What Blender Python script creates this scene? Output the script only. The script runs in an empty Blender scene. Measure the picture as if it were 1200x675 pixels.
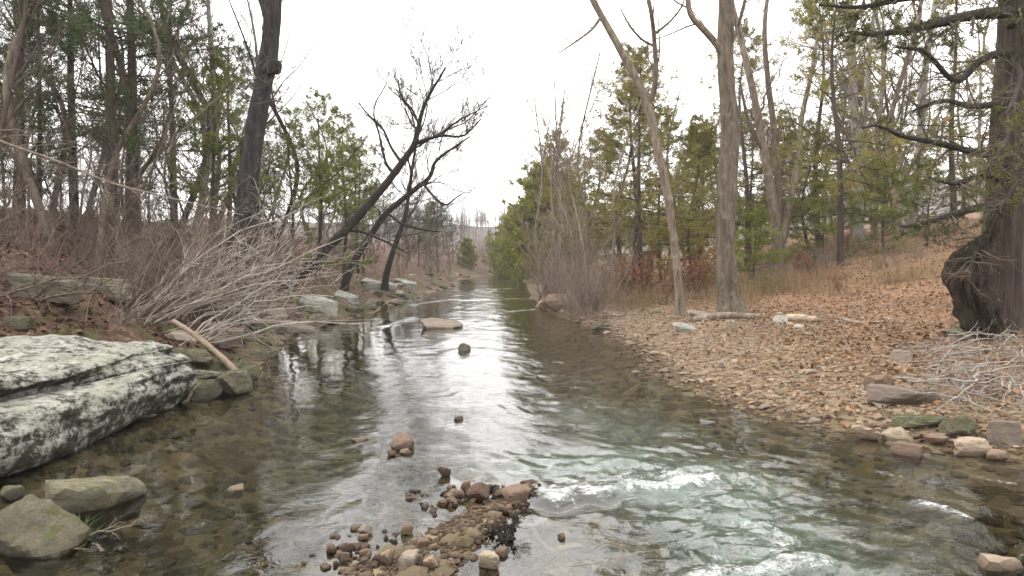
import bpy, bmesh, math
import numpy as np

rng = np.random.default_rng(11)
sc = bpy.context.scene
col = sc.collection
R = math.radians

# ------------------------------------------------------------------ camera
H, F, HOR = 1.6, 800.0, 305.0          # eye height above the water, focal length and horizon row in photo pixels
cam_d = bpy.data.cameras.new('camera')
cam = bpy.data.objects.new('camera', cam_d)
col.objects.link(cam)
cam.location = (0, 0, H)
cam.rotation_euler = (R(90), 0, 0)
cam_d.sensor_width = 36.0
cam_d.lens = 36.0 * F / 1200.0
cam_d.shift_y = -(337.5 - HOR) / 1200.0
cam_d.clip_end = 3000
cam_d.clip_start = 0.05
sc.camera = cam

# ------------------------------------------------------------------ sky and sun (bright overcast with thin breaks)
SUN_EL, SUN_AZ = R(48), R(-70)          # azimuth from +Y, negative = left
world = bpy.data.worlds.new('World')
sc.world = world
world.use_nodes = True
nt = world.node_tree
for n in list(nt.nodes):
    nt.nodes.remove(n)
out = nt.nodes.new('ShaderNodeOutputWorld')
bg = nt.nodes.new('ShaderNodeBackground')
sky = nt.nodes.new('ShaderNodeTexSky')
sky.sky_type = 'NISHITA'
sky.sun_disc = False
sky.sun_elevation = SUN_EL
sky.sun_rotation = SUN_AZ
tc = nt.nodes.new('ShaderNodeTexCoord')
mp = nt.nodes.new('ShaderNodeMapping')
mp.inputs['Scale'].default_value = (1.0, 1.0, 2.2)
mp.inputs['Location'].default_value = (0.35, 0.1, 0.2)
nz = nt.nodes.new('ShaderNodeTexNoise')
nz.inputs['Scale'].default_value = 2.6
nz.inputs['Detail'].default_value = 6
nz.inputs['Roughness'].default_value = 0.55
rp = nt.nodes.new('ShaderNodeValToRGB')
rp.color_ramp.elements[0].position = 0.30
rp.color_ramp.elements[0].color = (0.30, 0.30, 0.30, 1)
rp.color_ramp.elements[1].position = 0.42
rp.color_ramp.elements[1].color = (1, 1, 1, 1)
mx = nt.nodes.new('ShaderNodeMix')
mx.data_type = 'RGBA'
CLOUD = 22.0
mx.inputs['B'].default_value = (CLOUD, CLOUD * 0.98, CLOUD * 0.97, 1)
L = nt.links.new
L(tc.outputs['Generated'], mp.inputs['Vector'])
L(mp.outputs['Vector'], nz.inputs['Vector'])
L(nz.outputs['Fac'], rp.inputs['Fac'])
L(rp.outputs['Color'], mx.inputs['Factor'])
L(sky.outputs['Color'], mx.inputs['A'])
L(mx.outputs['Result'], bg.inputs['Color'])
bg.inputs['Strength'].default_value = 0.1
L(bg.outputs[0], out.inputs['Surface'])

sun_d = bpy.data.lights.new('sun', 'SUN')
sun_d.energy = 2.4
sun_d.angle = R(12)
sun_d.color = (1.0, 0.90, 0.77)
sun = bpy.data.objects.new('sun', sun_d)
col.objects.link(sun)
sun.rotation_euler = (R(90) - SUN_EL, 0, -SUN_AZ + math.pi)   # lamp points along -Z
sun.location = (-20, -5, 30)

vs = sc.view_settings
vs.view_transform = 'Standard'
vs.look = 'None'
vs.exposure = 0.55
vs.gamma = 1.0
vs.use_curve_mapping = False
sc.render.engine = 'CYCLES'
cy = sc.cycles
cy.max_bounces = 8
cy.diffuse_bounces = 3
cy.glossy_bounces = 3
cy.transparent_max_bounces = 12
cy.caustics_reflective = False
cy.caustics_refractive = False
cy.use_denoising = True

# ------------------------------------------------------------------ noise and pixel helpers
def _h(ix, iy, iz, seed):
    n = (ix.astype(np.int64) * 374761393 + iy.astype(np.int64) * 668265263 + iz.astype(np.int64) * 2147483647 + seed * 974711) & 0xffffffff
    n = ((n ^ (n >> 13)) * 1274126177) & 0xffffffff
    n = (n ^ (n >> 16)) & 0xffffffff
    n = (n * 2246822519) & 0xffffffff
    return ((n ^ (n >> 15)) & 0xffffff) / float(0xffffff)

def vn(p, seed=0):
    p = np.asarray(p, float)
    i = np.floor(p)
    f = p - i
    f = f * f * (3 - 2 * f)
    i = i.astype(np.int64)
    x, y, z = i[..., 0], i[..., 1], i[..., 2]
    r = 0
    for dx in (0, 1):
        wx = f[..., 0] if dx else 1 - f[..., 0]
        for dy in (0, 1):
            wy = f[..., 1] if dy else 1 - f[..., 1]
            for dz in (0, 1):
                wz = f[..., 2] if dz else 1 - f[..., 2]
                r = r + wx * wy * wz * _h(x + dx, y + dy, z + dz, seed)
    return r * 2 - 1

def fbm(p, o=4, seed=0):
    p = np.asarray(p, float)
    a, s, t = 1.0, 0, 0
    for k in range(o):
        s = s + a * vn(p * (2.03 ** k) + k * 17.3, seed + k)
        t += a
        a *= 0.5
    return s / t

def fb2(x, y, o=4, seed=0):
    return fbm(np.stack([x, y, np.zeros_like(x) + 0.37], -1), o, seed)

def sst(a, b, x):
    t = np.clip((x - a) / (b - a), 0, 1)
    return t * t * (3 - 2 * t)

def at(px, py, Y):
    return np.array([(px - 600) / F * Y, Y, H - (py - HOR) / F * Y])

def on_water(px, py, z=0.0):
    Y = (H - z) * F / (py - HOR)
    return np.array([(px - 600) / F * Y, Y, z])

# ------------------------------------------------------------------ the lie of the land
LY = [-30, 0, 3.4, 5, 7.7, 9.0, 9.6, 11.0, 14.2, 18.3, 21, 28, 43, 64, 76, 90, 110, 160, 400]
LX = [-5.0, -4.9, -4.4, -4.0, -3.95, -3.45, -3.55, -4.1, -4.75, -4.6, -4.3, -4.3, -3.7, -3.6, -2.4, 3.0, 12, 40, 200]
RY = [-30, 0, 4.6, 5.4, 6.2, 6.7, 7.5, 9.8, 12.8, 16, 21, 28, 43, 64, 76, 90, 110, 160, 400]
RX = [6.5, 5.6, 4.6, 4.1, 3.25, 2.9, 2.35, 2.1, 2.24, 2.0, 1.1, 0.9, 0.95, 1.0, 2.0, 8.0, 17, 46, 207]

def LE(y):
    return np.interp(y, LY, LX) + 0.16 * fb2(y * 0.9, y * 0 + 3.1, 3, 5)

def RE(y):
    return np.interp(y, RY, RX) + 0.12 * fb2(y * 1.1, y * 0 + 8.1, 3, 6)

DL = [0, 0.25, 0.9, 1.6, 2.4, 4, 8, 14, 30, 60, 120, 400]
ZL = [0, 0.14, 0.45, 0.64, 1.0, 1.65, 2.7, 3.5, 4.1, 4.8, 6.5, 9]
DR = [0, 0.5, 2, 4, 6, 9, 14, 20, 30, 60, 120, 400]
ZR = [0, 0.11, 0.29, 0.44, 0.66, 1.2, 2.5, 3.4, 4.4, 8.5, 15, 22]

def bar_mask(x, y):
    """gravel bar in mid-creek: a tapering spit from the camera's feet to the riffle"""
    ax, ay, bx, by = 0.12, 4.85, -1.0, 2.6
    t = np.clip(((x - ax) * (bx - ax) + (y - ay) * (by - ay)) / ((bx - ax) ** 2 + (by - ay) ** 2), 0, 1)
    d = np.hypot(x - ax - t * (bx - ax), y - ay - t * (by - ay))
    w = 0.16 + 0.62 * t
    return 1 - sst(w * 0.35, w * 1.25, d)

def zt(x, y):
    x = np.asarray(x, float)
    y = np.asarray(y, float)
    le, re = LE(y), RE(y)
    dl, dr = le - x, x - re
    n1 = fb2(x * 0.45, y * 0.45, 4, 21)
    n2 = fb2(x * 2.1, y * 2.1, 3, 22)
    zl = np.interp(dl, DL, ZL)
    led = 0.34                                    # left bank breaks down in ledges
    q = zl / led + 0.35 * fb2(x * 0.5, y * 0.35, 2, 31)
    fl = np.floor(q)
    zled = (fl + sst(0.55, 0.95, q - fl) - 0.35 * fb2(x * 0.5, y * 0.35, 2, 31)) * led
    wl = sst(0.2, 0.6, dl) * (1 - sst(3.0, 6.0, dl))
    zl = zl * (1 - wl * 0.6) + zled * wl * 0.6
    zl = zl + n1 * 0.28 * sst(0.3, 4, dl) + n2 * 0.07 * sst(0.1, 1.0, dl)
    zr = np.interp(dr, DR, ZR)
    zr = zr + n1 * 0.20 * sst(3, 9, dr) + n2 * 0.035 * sst(0.1, 1.5, dr) + 0.02 * n1 * sst(0, 1, dr)
    w = np.minimum(x - le, re - x)
    dep = 0.44 * sst(-0.1, 2.2, w)
    dep = dep * (0.75 + 0.25 * sst(4, 8, y))
    bed = -dep + n2 * 0.05 * sst(0, 0.5, w) + 0.04 * n1 * sst(0, 0.5, w)
    bm_ = bar_mask(x, y)
    bed = bed * (1 - bm_) + (0.012 + 0.03 * n2) * bm_
    sh = np.exp(-(((x - 0.45) / 0.5) ** 2 + ((y - 3.7) / 1.1) ** 2))
    bed = bed * (1 - 0.75 * sh * (1 - bm_)) - 0.02 * sh * (1 - bm_)
    z = np.where(dl > 0, zl, np.where(dr > 0, zr, bed))
    far = sst(110, 250, y)
    hill = 15 + 5 * fb2(x * 0.012, y * 0.008, 3, 41) + 14 * sst(10, 160, x) + 2.5 * fb2(x * 0.05, y * 0.05, 2, 44)
    return z * (1 - far) + far * hill

def hit(px, py, y0=2.5, y1=140.0):
    Y = np.exp(np.linspace(math.log(y0), math.log(y1), 2500))
    x = (px - 600) / F * Y
    z = H - (py - HOR) / F * Y
    g = np.maximum(zt(x, Y), 0.0) >= z
    k = int(np.argmax(g)) if g.any() else len(Y) - 1
    return np.array([x[k], Y[k], z[k]])

def stand(px, Y):
    x = (px - 600) / F * Y
    return np.array([x, Y, float(zt(np.array([x]), np.array([Y]))[0])])

def gz(x, y):
    return float(zt(np.array([x]), np.array([y]))[0])

# ------------------------------------------------------------------ mesh plumbing
def make_mesh(name, V, faces, attrs=None, smooth=True):
    me = bpy.data.meshes.new(name)
    V = np.ascontiguousarray(V, np.float32)
    me.vertices.add(len(V))
    me.vertices.foreach_set('co', V.ravel())
    tot = np.concatenate([np.full(len(f), f.shape[1], np.int32) for f in faces if len(f)])
    idx = np.concatenate([np.asarray(f, np.int32).ravel() for f in faces if len(f)])
    me.loops.add(len(idx))
    me.polygons.add(len(tot))
    me.loops.foreach_set('vertex_index', idx)
    st = np.zeros(len(tot), np.int32)
    st[1:] = np.cumsum(tot)[:-1]
    me.polygons.foreach_set('loop_start', st)
    me.polygons.foreach_set('loop_total', tot)
    me.polygons.foreach_set('use_smooth', np.full(len(tot), smooth, bool))
    for k, v in (attrs or {}).items():
        a = me.attributes.new(k, 'FLOAT', 'POINT')
        a.data.foreach_set('value', np.ascontiguousarray(v, np.float32))
    me.update(calc_edges=True)
    return me

def obj(name, me, mat=None, parent=None, loc=(0, 0, 0)):
    o = bpy.data.objects.new(name, me)
    col.objects.link(o)
    if mat is not None and me is not None and not me.materials:
        me.materials.append(mat)
    o.location = loc
    if parent is not None:
        o.parent = parent
    return o

def empty(name, loc=(0, 0, 0)):
    o = bpy.data.objects.new(name, None)
    o.empty_display_size = 0.2
    col.objects.link(o)
    o.location = loc
    return o

def tag(o, label, cat, group=None, kind=None):
    if label:
        o['label'] = label
    if cat:
        o['category'] = cat
    if group:
        o['group'] = group
    if kind:
        o['kind'] = kind
    return o

def nrm(v):
    return v / np.maximum(np.linalg.norm(v, axis=-1, keepdims=True), 1e-9)

def tubes(sets):
    """sets: list of (P (M,k,3), R (M,k), sides) -> verts, quads"""
    Vs, Fs, off = [], [], 0
    for P, Rd, s in sets:
        M, k, _ = P.shape
        if M == 0:
            continue
        T = nrm(np.gradient(P, axis=1))
        ref = np.where(np.abs(T[:, :1, 2:3]) > 0.8, np.array([1.0, 0, 0]), np.array([0, 0, 1.0]))
        N = nrm(np.cross(T, np.broadcast_to(ref, T.shape)))
        B = np.cross(T, N)
        a = np.arange(s) * 2 * math.pi / s
        ring = P[:, :, None, :] + Rd[:, :, None, None] * (np.cos(a)[None, None, :, None] * N[:, :, None, :] + np.sin(a)[None, None, :, None] * B[:, :, None, :])
        Vs.append(ring.reshape(-1, 3))
        m = np.arange(M)[:, None, None] * k * s
        r = np.arange(k - 1)[None, :, None] * s
        j = np.arange(s)[None, None, :]
        j2 = (j + 1) % s
        q = np.stack([m + r + j, m + r + j2, m + r + s + j2, m + r + s + j], -1).reshape(-1, 4) + off
        Fs.append(q)
        off += M * k * s
    return np.concatenate(Vs), np.concatenate(Fs)

def tube_mesh(name, sets):
    V, Q = tubes(sets)
    return make_mesh(name, V, [Q])

def smooth_line(pts, n):
    """Catmull-Rom through (m,4) x y z r points, n samples"""
    pts = np.asarray(pts, float)
    m = len(pts)
    P = np.vstack([2 * pts[0] - pts[1], pts, 2 * pts[-1] - pts[-2]])
    t = np.linspace(0, m - 1 - 1e-6, n)
    i = np.floor(t).astype(int)
    f = (t - i)[:, None]
    p0, p1, p2, p3 = P[i], P[i + 1], P[i + 2], P[i + 3]
    o = 0.5 * ((2 * p1) + (-p0 + p2) * f + (2 * p0 - 5 * p1 + 4 * p2 - p3) * f ** 2 + (-p0 + 3 * p1 - 3 * p2 + p3) * f ** 3)
    o[:, 3] = np.maximum(o[:, 3], 0.002)
    return o

def grow(P, Rd, n, t0, t1, ln, ang, k, rf, wander, up, tip=0.35, minr=0.0025, taper=0.45, maxr=9, flat=0.0):
    """n children from every polyline of P; ln is a fraction of the parent's length (or metres when negative)"""
    M, K, _ = P.shape
    if M == 0 or n == 0:
        return np.zeros((0, k, 3)), np.zeros((0, k))
    t = (np.arange(n)[None, :] + rng.uniform(0, 1, (M, n))) / n
    t = (t0 + (t1 - t0) * t).ravel()
    idx = np.repeat(np.arange(M), n)
    f = t * (K - 1)
    i = np.minimum(f.astype(int), K - 2)
    f = (f - i)[:, None]
    A, B = P[idx, i], P[idx, i + 1]
    pos = A * (1 - f) + B * f
    T = nrm(B - A)
    r0 = Rd[idx, i] * (1 - f[:, 0]) + Rd[idx, i + 1] * f[:, 0]
    plen = np.linalg.norm(np.diff(P, axis=1), axis=2).sum(1)[idx]
    Lc = (plen * ln if ln > 0 else -ln) * rng.uniform(0.55, 1.25, len(t)) * (1 - taper * (t - t0) / max(t1 - t0, 1e-6))
    u = rng.normal(size=(len(t), 3))
    u[:, 2] *= (1 - flat)
    u = nrm(u - (u * T).sum(1, keepdims=True) * T)
    a = ang * rng.uniform(0.7, 1.3, len(t))
    d = np.cos(a)[:, None] * T + np.sin(a)[:, None] * u
    out = np.zeros((len(t), k, 3))
    out[:, 0] = pos
    st = (Lc / (k - 1))[:, None]
    for j in range(1, k):
        d = nrm(d + wander * rng.normal(size=d.shape) + np.array([0, 0, up]))
        out[:, j] = out[:, j - 1] + d * st
    rb = np.minimum(np.maximum(r0 * rf * rng.uniform(0.75, 1.1, len(t)), minr), maxr)
    RR = np.maximum(rb[:, None] * np.linspace(1, tip, k)[None, :], minr * 0.75)
    return out, RR

# ------------------------------------------------------------------ materials
MATS = {}

def new_mat(name):
    m = bpy.data.materials.new(name)
    m.use_nodes = True
    MATS[name] = m
    t = m.node_tree
    b = t.nodes['Principled BSDF']
    b.inputs['Specular IOR Level'].default_value = 0.25
    return m, t, b

def N(t, typ, **kw):
    n = t.nodes.new(typ)
    for k, v in kw.items():
        if k in n.inputs.keys():
            n.inputs[k].default_value = v
        else:
            setattr(n, k, v)
    return n

def ramp(t, fac, stops, interp='LINEAR'):
    r = t.nodes.new('ShaderNodeValToRGB')
    r.color_ramp.interpolation = interp
    e = r.color_ramp.elements
    while len(e) < len(stops):
        e.new(0.5)
    for k, (p, c) in enumerate(stops):
        e[k].position = p
        e[k].color = (c[0], c[1], c[2], 1) if len(c) == 3 else c
    t.links.new(fac, r.inputs['Fac'])
    return r.outputs['Color']

def mix(t, fac, a, b, mode='MIX'):
    m = t.nodes.new('ShaderNodeMix')
    m.data_type = 'RGBA'
    m.blend_type = mode
    for s, v in (('Factor', fac), ('A', a), ('B', b)):
        if hasattr(v, 'type') and hasattr(v, 'links'):
            t.links.new(v, m.inputs[s])
        elif s == 'Factor':
            m.inputs[s].default_value = v
        else:
            m.inputs[s].default_value = (v[0], v[1], v[2], 1)
    return m.outputs['Result']

def mth(t, op, a, b=None, clamp=False):
    m = t.nodes.new('ShaderNodeMath')
    m.operation = op
    m.use_clamp = clamp
    for k, v in enumerate((a, b)):
        if v is None:
            continue
        if hasattr(v, 'links'):
            t.links.new(v, m.inputs[k])
        else:
            m.inputs[k].default_value = v
    return m.outputs[0]

def coords(t, scale=(1, 1, 1), kind='Object'):
    c = t.nodes.new('ShaderNodeTexCoord')
    m = t.nodes.new('ShaderNodeMapping')
    m.inputs['Scale'].default_value = scale
    t.links.new(c.outputs[kind], m.inputs['Vector'])
    return m.outputs['Vector']

def noise(t, vec, scale, detail=4, rough=0.6, dist=0.0):
    n = t.nodes.new('ShaderNodeTexNoise')
    n.inputs['Scale'].default_value = scale
    n.inputs['Detail'].default_value = detail
    n.inputs['Roughness'].default_value = rough
    n.inputs['Distortion'].default_value = dist
    t.links.new(vec, n.inputs['Vector'])
    return n.outputs['Fac']

def bump(t, b, h, strength=0.5, dist=0.02):
    n = t.nodes.new('ShaderNodeBump')
    n.inputs['Strength'].default_value = strength
    n.inputs['Distance'].default_value = dist
    t.links.new(h, n.inputs['Height'])
    t.links.new(n.outputs['Normal'], b.inputs['Normal'])
    return n

def attr(t, name):
    a = t.nodes.new('ShaderNodeAttribute')
    a.attribute_name = name
    return a.outputs['Fac']

def obj_rand(t):
    return t.nodes.new('ShaderNodeObjectInfo').outputs['Random']

def bark(name, dark, light, lichen=None, amt=0.0, stretch=0.14, sc_=15.0, rough=0.9):
    m, t, b = new_mat(name)
    v = coords(t, (1, 1, stretch))
    f1 = noise(t, v, sc_, 6, 0.65, 0.6)
    c = ramp(t, f1, [(0.38, dark), (0.60, light)])
    v2 = coords(t, (1, 1, 0.7))
    f2 = noise(t, v2, 2.3, 4, 0.6)
    c = mix(t, ramp(t, f2, [(0.3, (0.65, 0.65, 0.65)), (0.7, (1.25, 1.2, 1.15))]), (0, 0, 0), c, 'MIX') if False else mix(t, 0.35, c, ramp(t, f2, [(0.3, dark), (0.72, light)]))
    if lichen is not None:
        f3 = noise(t, v2, 6.0, 6, 0.75)
        c = mix(t, mth(t, 'MULTIPLY', ramp(t, f3, [(0.60 - amt * 0.3, (0, 0, 0)), (0.70 - amt * 0.3, (1, 1, 1))]), 0.55), c, lichen)
    rr = obj_rand(t)
    hs = t.nodes.new('ShaderNodeHueSaturation')
    t.links.new(c, hs.inputs['Color'])
    t.links.new(mth(t, 'ADD', mth(t, 'MULTIPLY', rr, 0.5), 0.75), hs.inputs['Value'])
    t.links.new(hs.outputs['Color'], b.inputs['Base Color'])
    b.inputs['Roughness'].default_value = rough
    bump(t, b, f1, 1.0, 0.04)
    return m

M_dark = bark('bark_dark', (0.010, 0.008, 0.0065), (0.048, 0.039, 0.032), (0.10, 0.10, 0.085), 0.05)
M_blue = bark('bark_grey_dark', (0.007, 0.006, 0.006), (0.055, 0.050, 0.049), (0.11, 0.11, 0.105), 0.12)
M_grey = bark('bark_grey', (0.058, 0.044, 0.032), (0.215, 0.172, 0.130), (0.27, 0.26, 0.21), 0.2)
M_pale = bark('bark_pale', (0.115, 0.101, 0.086), (0.302, 0.281, 0.252), (0.360, 0.353, 0.324), 0.4)
M_twig = bark('twig_grey', (0.050, 0.037, 0.028), (0.155, 0.122, 0.096))
M_brush = bark('brush_tan', (0.105, 0.079, 0.060), (0.270, 0.225, 0.184))
M_silver = bark('brush_silver', (0.234, 0.203, 0.176), (0.468, 0.421, 0.374))
M_mauve = bark('brush_mauve', (0.13, 0.092, 0.070), (0.36, 0.285, 0.225))
M_cbark = bark('cedar_bark', (0.018, 0.013, 0.010), (0.085, 0.062, 0.046), (0.055, 0.065, 0.03), 0.15, 0.06, 20)
M_stump = bark('rotten_wood', (0.005, 0.004, 0.003), (0.045, 0.030, 0.018), (0.034, 0.036, 0.016), 0.2, 0.2, 16)
M_far = bark('far_twig', (0.085, 0.070, 0.064), (0.17, 0.145, 0.13))
M_fine = bark('fine_twig', (0.030, 0.023, 0.019), (0.095, 0.076, 0.064))
M_drift = bark('driftwood', (0.195, 0.143, 0.098), (0.375, 0.307, 0.232), None, 0, 0.3, 7)

def leafmat(name, stops, trans=0.25, rough=0.6):
    m, t, b = new_mat(name)
    f = attr(t, 'tint')
    rr = obj_rand(t)
    f = mth(t, 'ADD', mth(t, 'MULTIPLY', f, 0.8), mth(t, 'MULTIPLY', rr, 0.2))
    c = ramp(t, f, stops)
    t.links.new(c, b.inputs['Base Color'])
    b.inputs['Roughness'].default_value = rough
    b.inputs['Specular IOR Level'].default_value = 0.15
    if trans:
        tr = t.nodes.new('ShaderNodeBsdfTranslucent')
        t.links.new(c, tr.inputs['Color'])
        ms = t.nodes.new('ShaderNodeMixShader')
        ms.inputs[0].default_value = trans
        o = t.nodes['Material Output']
        t.links.new(b.outputs[0], ms.inputs[1])
        t.links.new(tr.outputs[0], ms.inputs[2])
        t.links.new(ms.outputs[0], o.inputs['Surface'])
    return m

M_ced_l = leafmat('cedar_foliage_dark', [(0.0, (0.030, 0.043, 0.017)), (0.5, (0.064, 0.089, 0.032)), (1.0, (0.115, 0.140, 0.060))])
M_ced_r = leafmat('cedar_foliage_olive', [(0.0, (0.095, 0.090, 0.022)), (0.5, (0.185, 0.172, 0.042)), (1.0, (0.29, 0.25, 0.075))])
M_ced_g = leafmat('cedar_foliage_bright', [(0.0, (0.070, 0.088, 0.014)), (0.5, (0.145, 0.170, 0.028)), (1.0, (0.24, 0.25, 0.055))])
M_ced_y = leafmat('cedar_foliage_yellow', [(0.0, (0.085, 0.095, 0.014)), (0.5, (0.19, 0.195, 0.030)), (1.0, (0.30, 0.29, 0.055))])
M_ced_o = leafmat('cedar_foliage_old', [(0.0, (0.040, 0.046, 0.014)), (0.5, (0.090, 0.098, 0.028)), (1.0, (0.17, 0.165, 0.055))])
M_rust = leafmat('rust_leaf', [(0.0, (0.093, 0.034, 0.015)), (0.5, (0.187, 0.076, 0.034)), (1.0, (0.281, 0.145, 0.072))])
M_litr = leafmat('litter_right', [(0.0, (0.050, 0.023, 0.011)), (0.3, (0.140, 0.070, 0.032)), (0.6, (0.235, 0.133, 0.068)), (0.85, (0.31, 0.198, 0.112)), (1.0, (0.40, 0.295, 0.19))], 0.1)
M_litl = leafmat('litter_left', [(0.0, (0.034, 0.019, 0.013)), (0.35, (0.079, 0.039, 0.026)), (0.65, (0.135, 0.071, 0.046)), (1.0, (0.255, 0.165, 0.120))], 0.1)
M_grass = leafmat('dry_grass', [(0.0, (0.124, 0.084, 0.043)), (0.5, (0.223, 0.161, 0.087)), (1.0, (0.310, 0.242, 0.149))], 0.2)
M_green = leafmat('green_blade', [(0.0, (0.03, 0.07, 0.012)), (1.0, (0.11, 0.20, 0.04))], 0.2)

def stonemat(name, stops, moss=None, moss_amt=0.0, var=0.5, spots=None):
    m, t, b = new_mat(name)
    v = coords(t, (1, 1, 1.6), 'Object')
    rr = obj_rand(t)
    addv = t.nodes.new('ShaderNodeVectorMath')
    addv.operation = 'ADD'
    sc3 = t.nodes.new('ShaderNodeVectorMath')
    sc3.operation = 'SCALE'
    sc3.inputs[0].default_value = (37.0, 53.0, 71.0)
    t.links.new(rr, sc3.inputs['Scale'])
    t.links.new(v, addv.inputs[0])
    t.links.new(sc3.outputs[0], addv.inputs[1])
    vv = addv.outputs[0]
    f1 = noise(t, vv, 2.0, 6, 0.62)
    f2 = noise(t, vv, 14.0, 5, 0.7)
    f = mth(t, 'ADD', mth(t, 'MULTIPLY', f1, 0.55), mth(t, 'MULTIPLY', f2, 0.45))
    f = mth(t, 'ADD', f, mth(t, 'MULTIPLY', mth(t, 'SUBTRACT', rr, 0.5), var))
    c = ramp(t, f, stops)
    if spots is not None:
        f4 = noise(t, vv, 7.0, 6, 0.75)
        c = mix(t, ramp(t, f4, [(0.55, (0, 0, 0)), (0.62, (1, 1, 1))]), c, spots)
    if moss is not None:
        f3 = noise(t, vv, 3.2, 5, 0.7)
        g = t.nodes.new('ShaderNodeNewGeometry')
        sx = t.nodes.new('ShaderNodeSeparateXYZ')
        t.links.new(g.outputs['Normal'], sx.inputs[0])
        fm = mth(t, 'ADD', f3, mth(t, 'MULTIPLY', sx.outputs['Z'], 0.12))
        c = mix(t, ramp(t, fm, [(0.66 - moss_amt * 0.3, (0, 0, 0)), (0.74 - moss_amt * 0.3, (1, 1, 1))]), c, moss)
    # stones standing in the water are wet along a low band
    g2 = t.nodes.new('ShaderNodeNewGeometry')
    s2 = t.nodes.new('ShaderNodeSeparateXYZ')
    t.links.new(g2.outputs['Position'], s2.inputs[0])
    wz = mth(t, 'ADD', s2.outputs['Z'], mth(t, 'MULTIPLY', f2, 0.03))
    wet = ramp(t, wz, [(0.02, (1, 1, 1)), (0.085, (0, 0, 0))])
    c = mix(t, wet, c, mix(t, 1.0, c, (0.42, 0.38, 0.34), 'MULTIPLY'))
    t.links.new(c, b.inputs['Base Color'])
    t.links.new(mth(t, 'SUBTRACT', 0.85, mth(t, 'MULTIPLY', wet, 0.5)), b.inputs['Roughness'])
    bump(t, b, f, 0.7, 0.03)
    return m

M_stone = stonemat('stone_tan', [(0.15, (0.066, 0.043, 0.030)), (0.4, (0.158, 0.109, 0.076)), (0.6, (0.238, 0.178, 0.125)), (0.85, (0.317, 0.264, 0.205))])
M_bar = stonemat('stone_bar', [(0.1, (0.022, 0.015, 0.012)), (0.35, (0.075, 0.046, 0.034)), (0.55, (0.145, 0.095, 0.068)), (0.75, (0.205, 0.15, 0.10)), (0.95, (0.26, 0.22, 0.165))], None, 0, 0.8)
M_slab = stonemat('stone_grey', [(0.2, (0.086, 0.066, 0.053)), (0.5, (0.178, 0.145, 0.115)), (0.8, (0.277, 0.238, 0.191))])
M_moss = stonemat('stone_mossy', [(0.2, (0.036, 0.030, 0.021)), (0.5, (0.099, 0.086, 0.063)), (0.8, (0.198, 0.178, 0.142))], (0.040, 0.044, 0.013), 0.38)
M_olive = stonemat('stone_olive', [(0.2, (0.034, 0.030, 0.020)), (0.5, (0.098, 0.088, 0.060)), (0.8, (0.20, 0.182, 0.13))], (0.070, 0.072, 0.030), 0.22, 0.2)
M_palest = stonemat('stone_pale', [(0.2, (0.115, 0.108, 0.094)), (0.5, (0.259, 0.252, 0.227)), (0.8, (0.396, 0.389, 0.353))], (0.072, 0.079, 0.032), 0.1, 0.2)
M_cream = stonemat('stone_cream', [(0.2, (0.12, 0.095, 0.065)), (0.5, (0.26, 0.215, 0.155)), (0.8, (0.38, 0.33, 0.25))], None, 0, 0.2)
M_red = stonemat('stone_red', [(0.2, (0.070, 0.046, 0.034)), (0.5, (0.150, 0.105, 0.076)), (0.8, (0.235, 0.175, 0.13))], None, 0, 0.2)

# lichen crusted boulder
M_boul, t, b = new_mat('boulder_lichen')
v = coords(t, (1, 1, 1.5))
fa = noise(t, v, 2.2, 6, 0.62)
fb_ = noise(t, v, 9.0, 7, 0.72)
fc = noise(t, v, 26.0, 5, 0.7)
base = ramp(t, fb_, [(0.3, (0.012, 0.010, 0.007)), (0.5, (0.042, 0.038, 0.026)), (0.7, (0.11, 0.098, 0.070))])
geo = t.nodes.new('ShaderNodeNewGeometry')
sx = t.nodes.new('ShaderNodeSeparateXYZ')
t.links.new(geo.outputs['Normal'], sx.inputs[0])
lf = mth(t, 'ADD', mth(t, 'ADD', mth(t, 'MULTIPLY', fb_, 0.55), mth(t, 'MULTIPLY', fa, 0.22)), mth(t, 'MULTIPLY', fc, 0.23))
lf = mth(t, 'ADD', lf, mth(t, 'MULTIPLY', sx.outputs['Z'], 0.055))
lmask = ramp(t, lf, [(0.485, (0, 0, 0)), (0.56, (1, 1, 1))])
lcol = ramp(t, fb_, [(0.40, (0.15, 0.147, 0.128)), (0.52, (0.255, 0.25, 0.222)), (0.66, (0.39, 0.38, 0.345))])
lcol = mix(t, ramp(t, fa, [(0.48, (0, 0, 0)), (0.60, (0.6, 0.6, 0.6))]), lcol, (0.235, 0.25, 0.185))
lcol = mix(t, ramp(t, fc, [(0.36, (1, 1, 1)), (0.5, (0, 0, 0))]), lcol, (0.195, 0.191, 0.169))
c = mix(t, lmask, base, lcol)
mo = mth(t, 'ADD', noise(t, v, 3.4, 5, 0.7), mth(t, 'MULTIPLY', sx.outputs['Z'], 0.05))
c = mix(t, ramp(t, mo, [(0.685, (0, 0, 0)), (0.72, (1, 1, 1))]), c, (0.045, 0.05, 0.016))
t.links.new(c, b.inputs['Base Color'])
b.inputs['Roughness'].default_value = 0.92
bump(t, b, mth(t, 'ADD', fb_, mth(t, 'MULTIPLY', fc, 0.4)), 0.9, 0.045)

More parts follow.
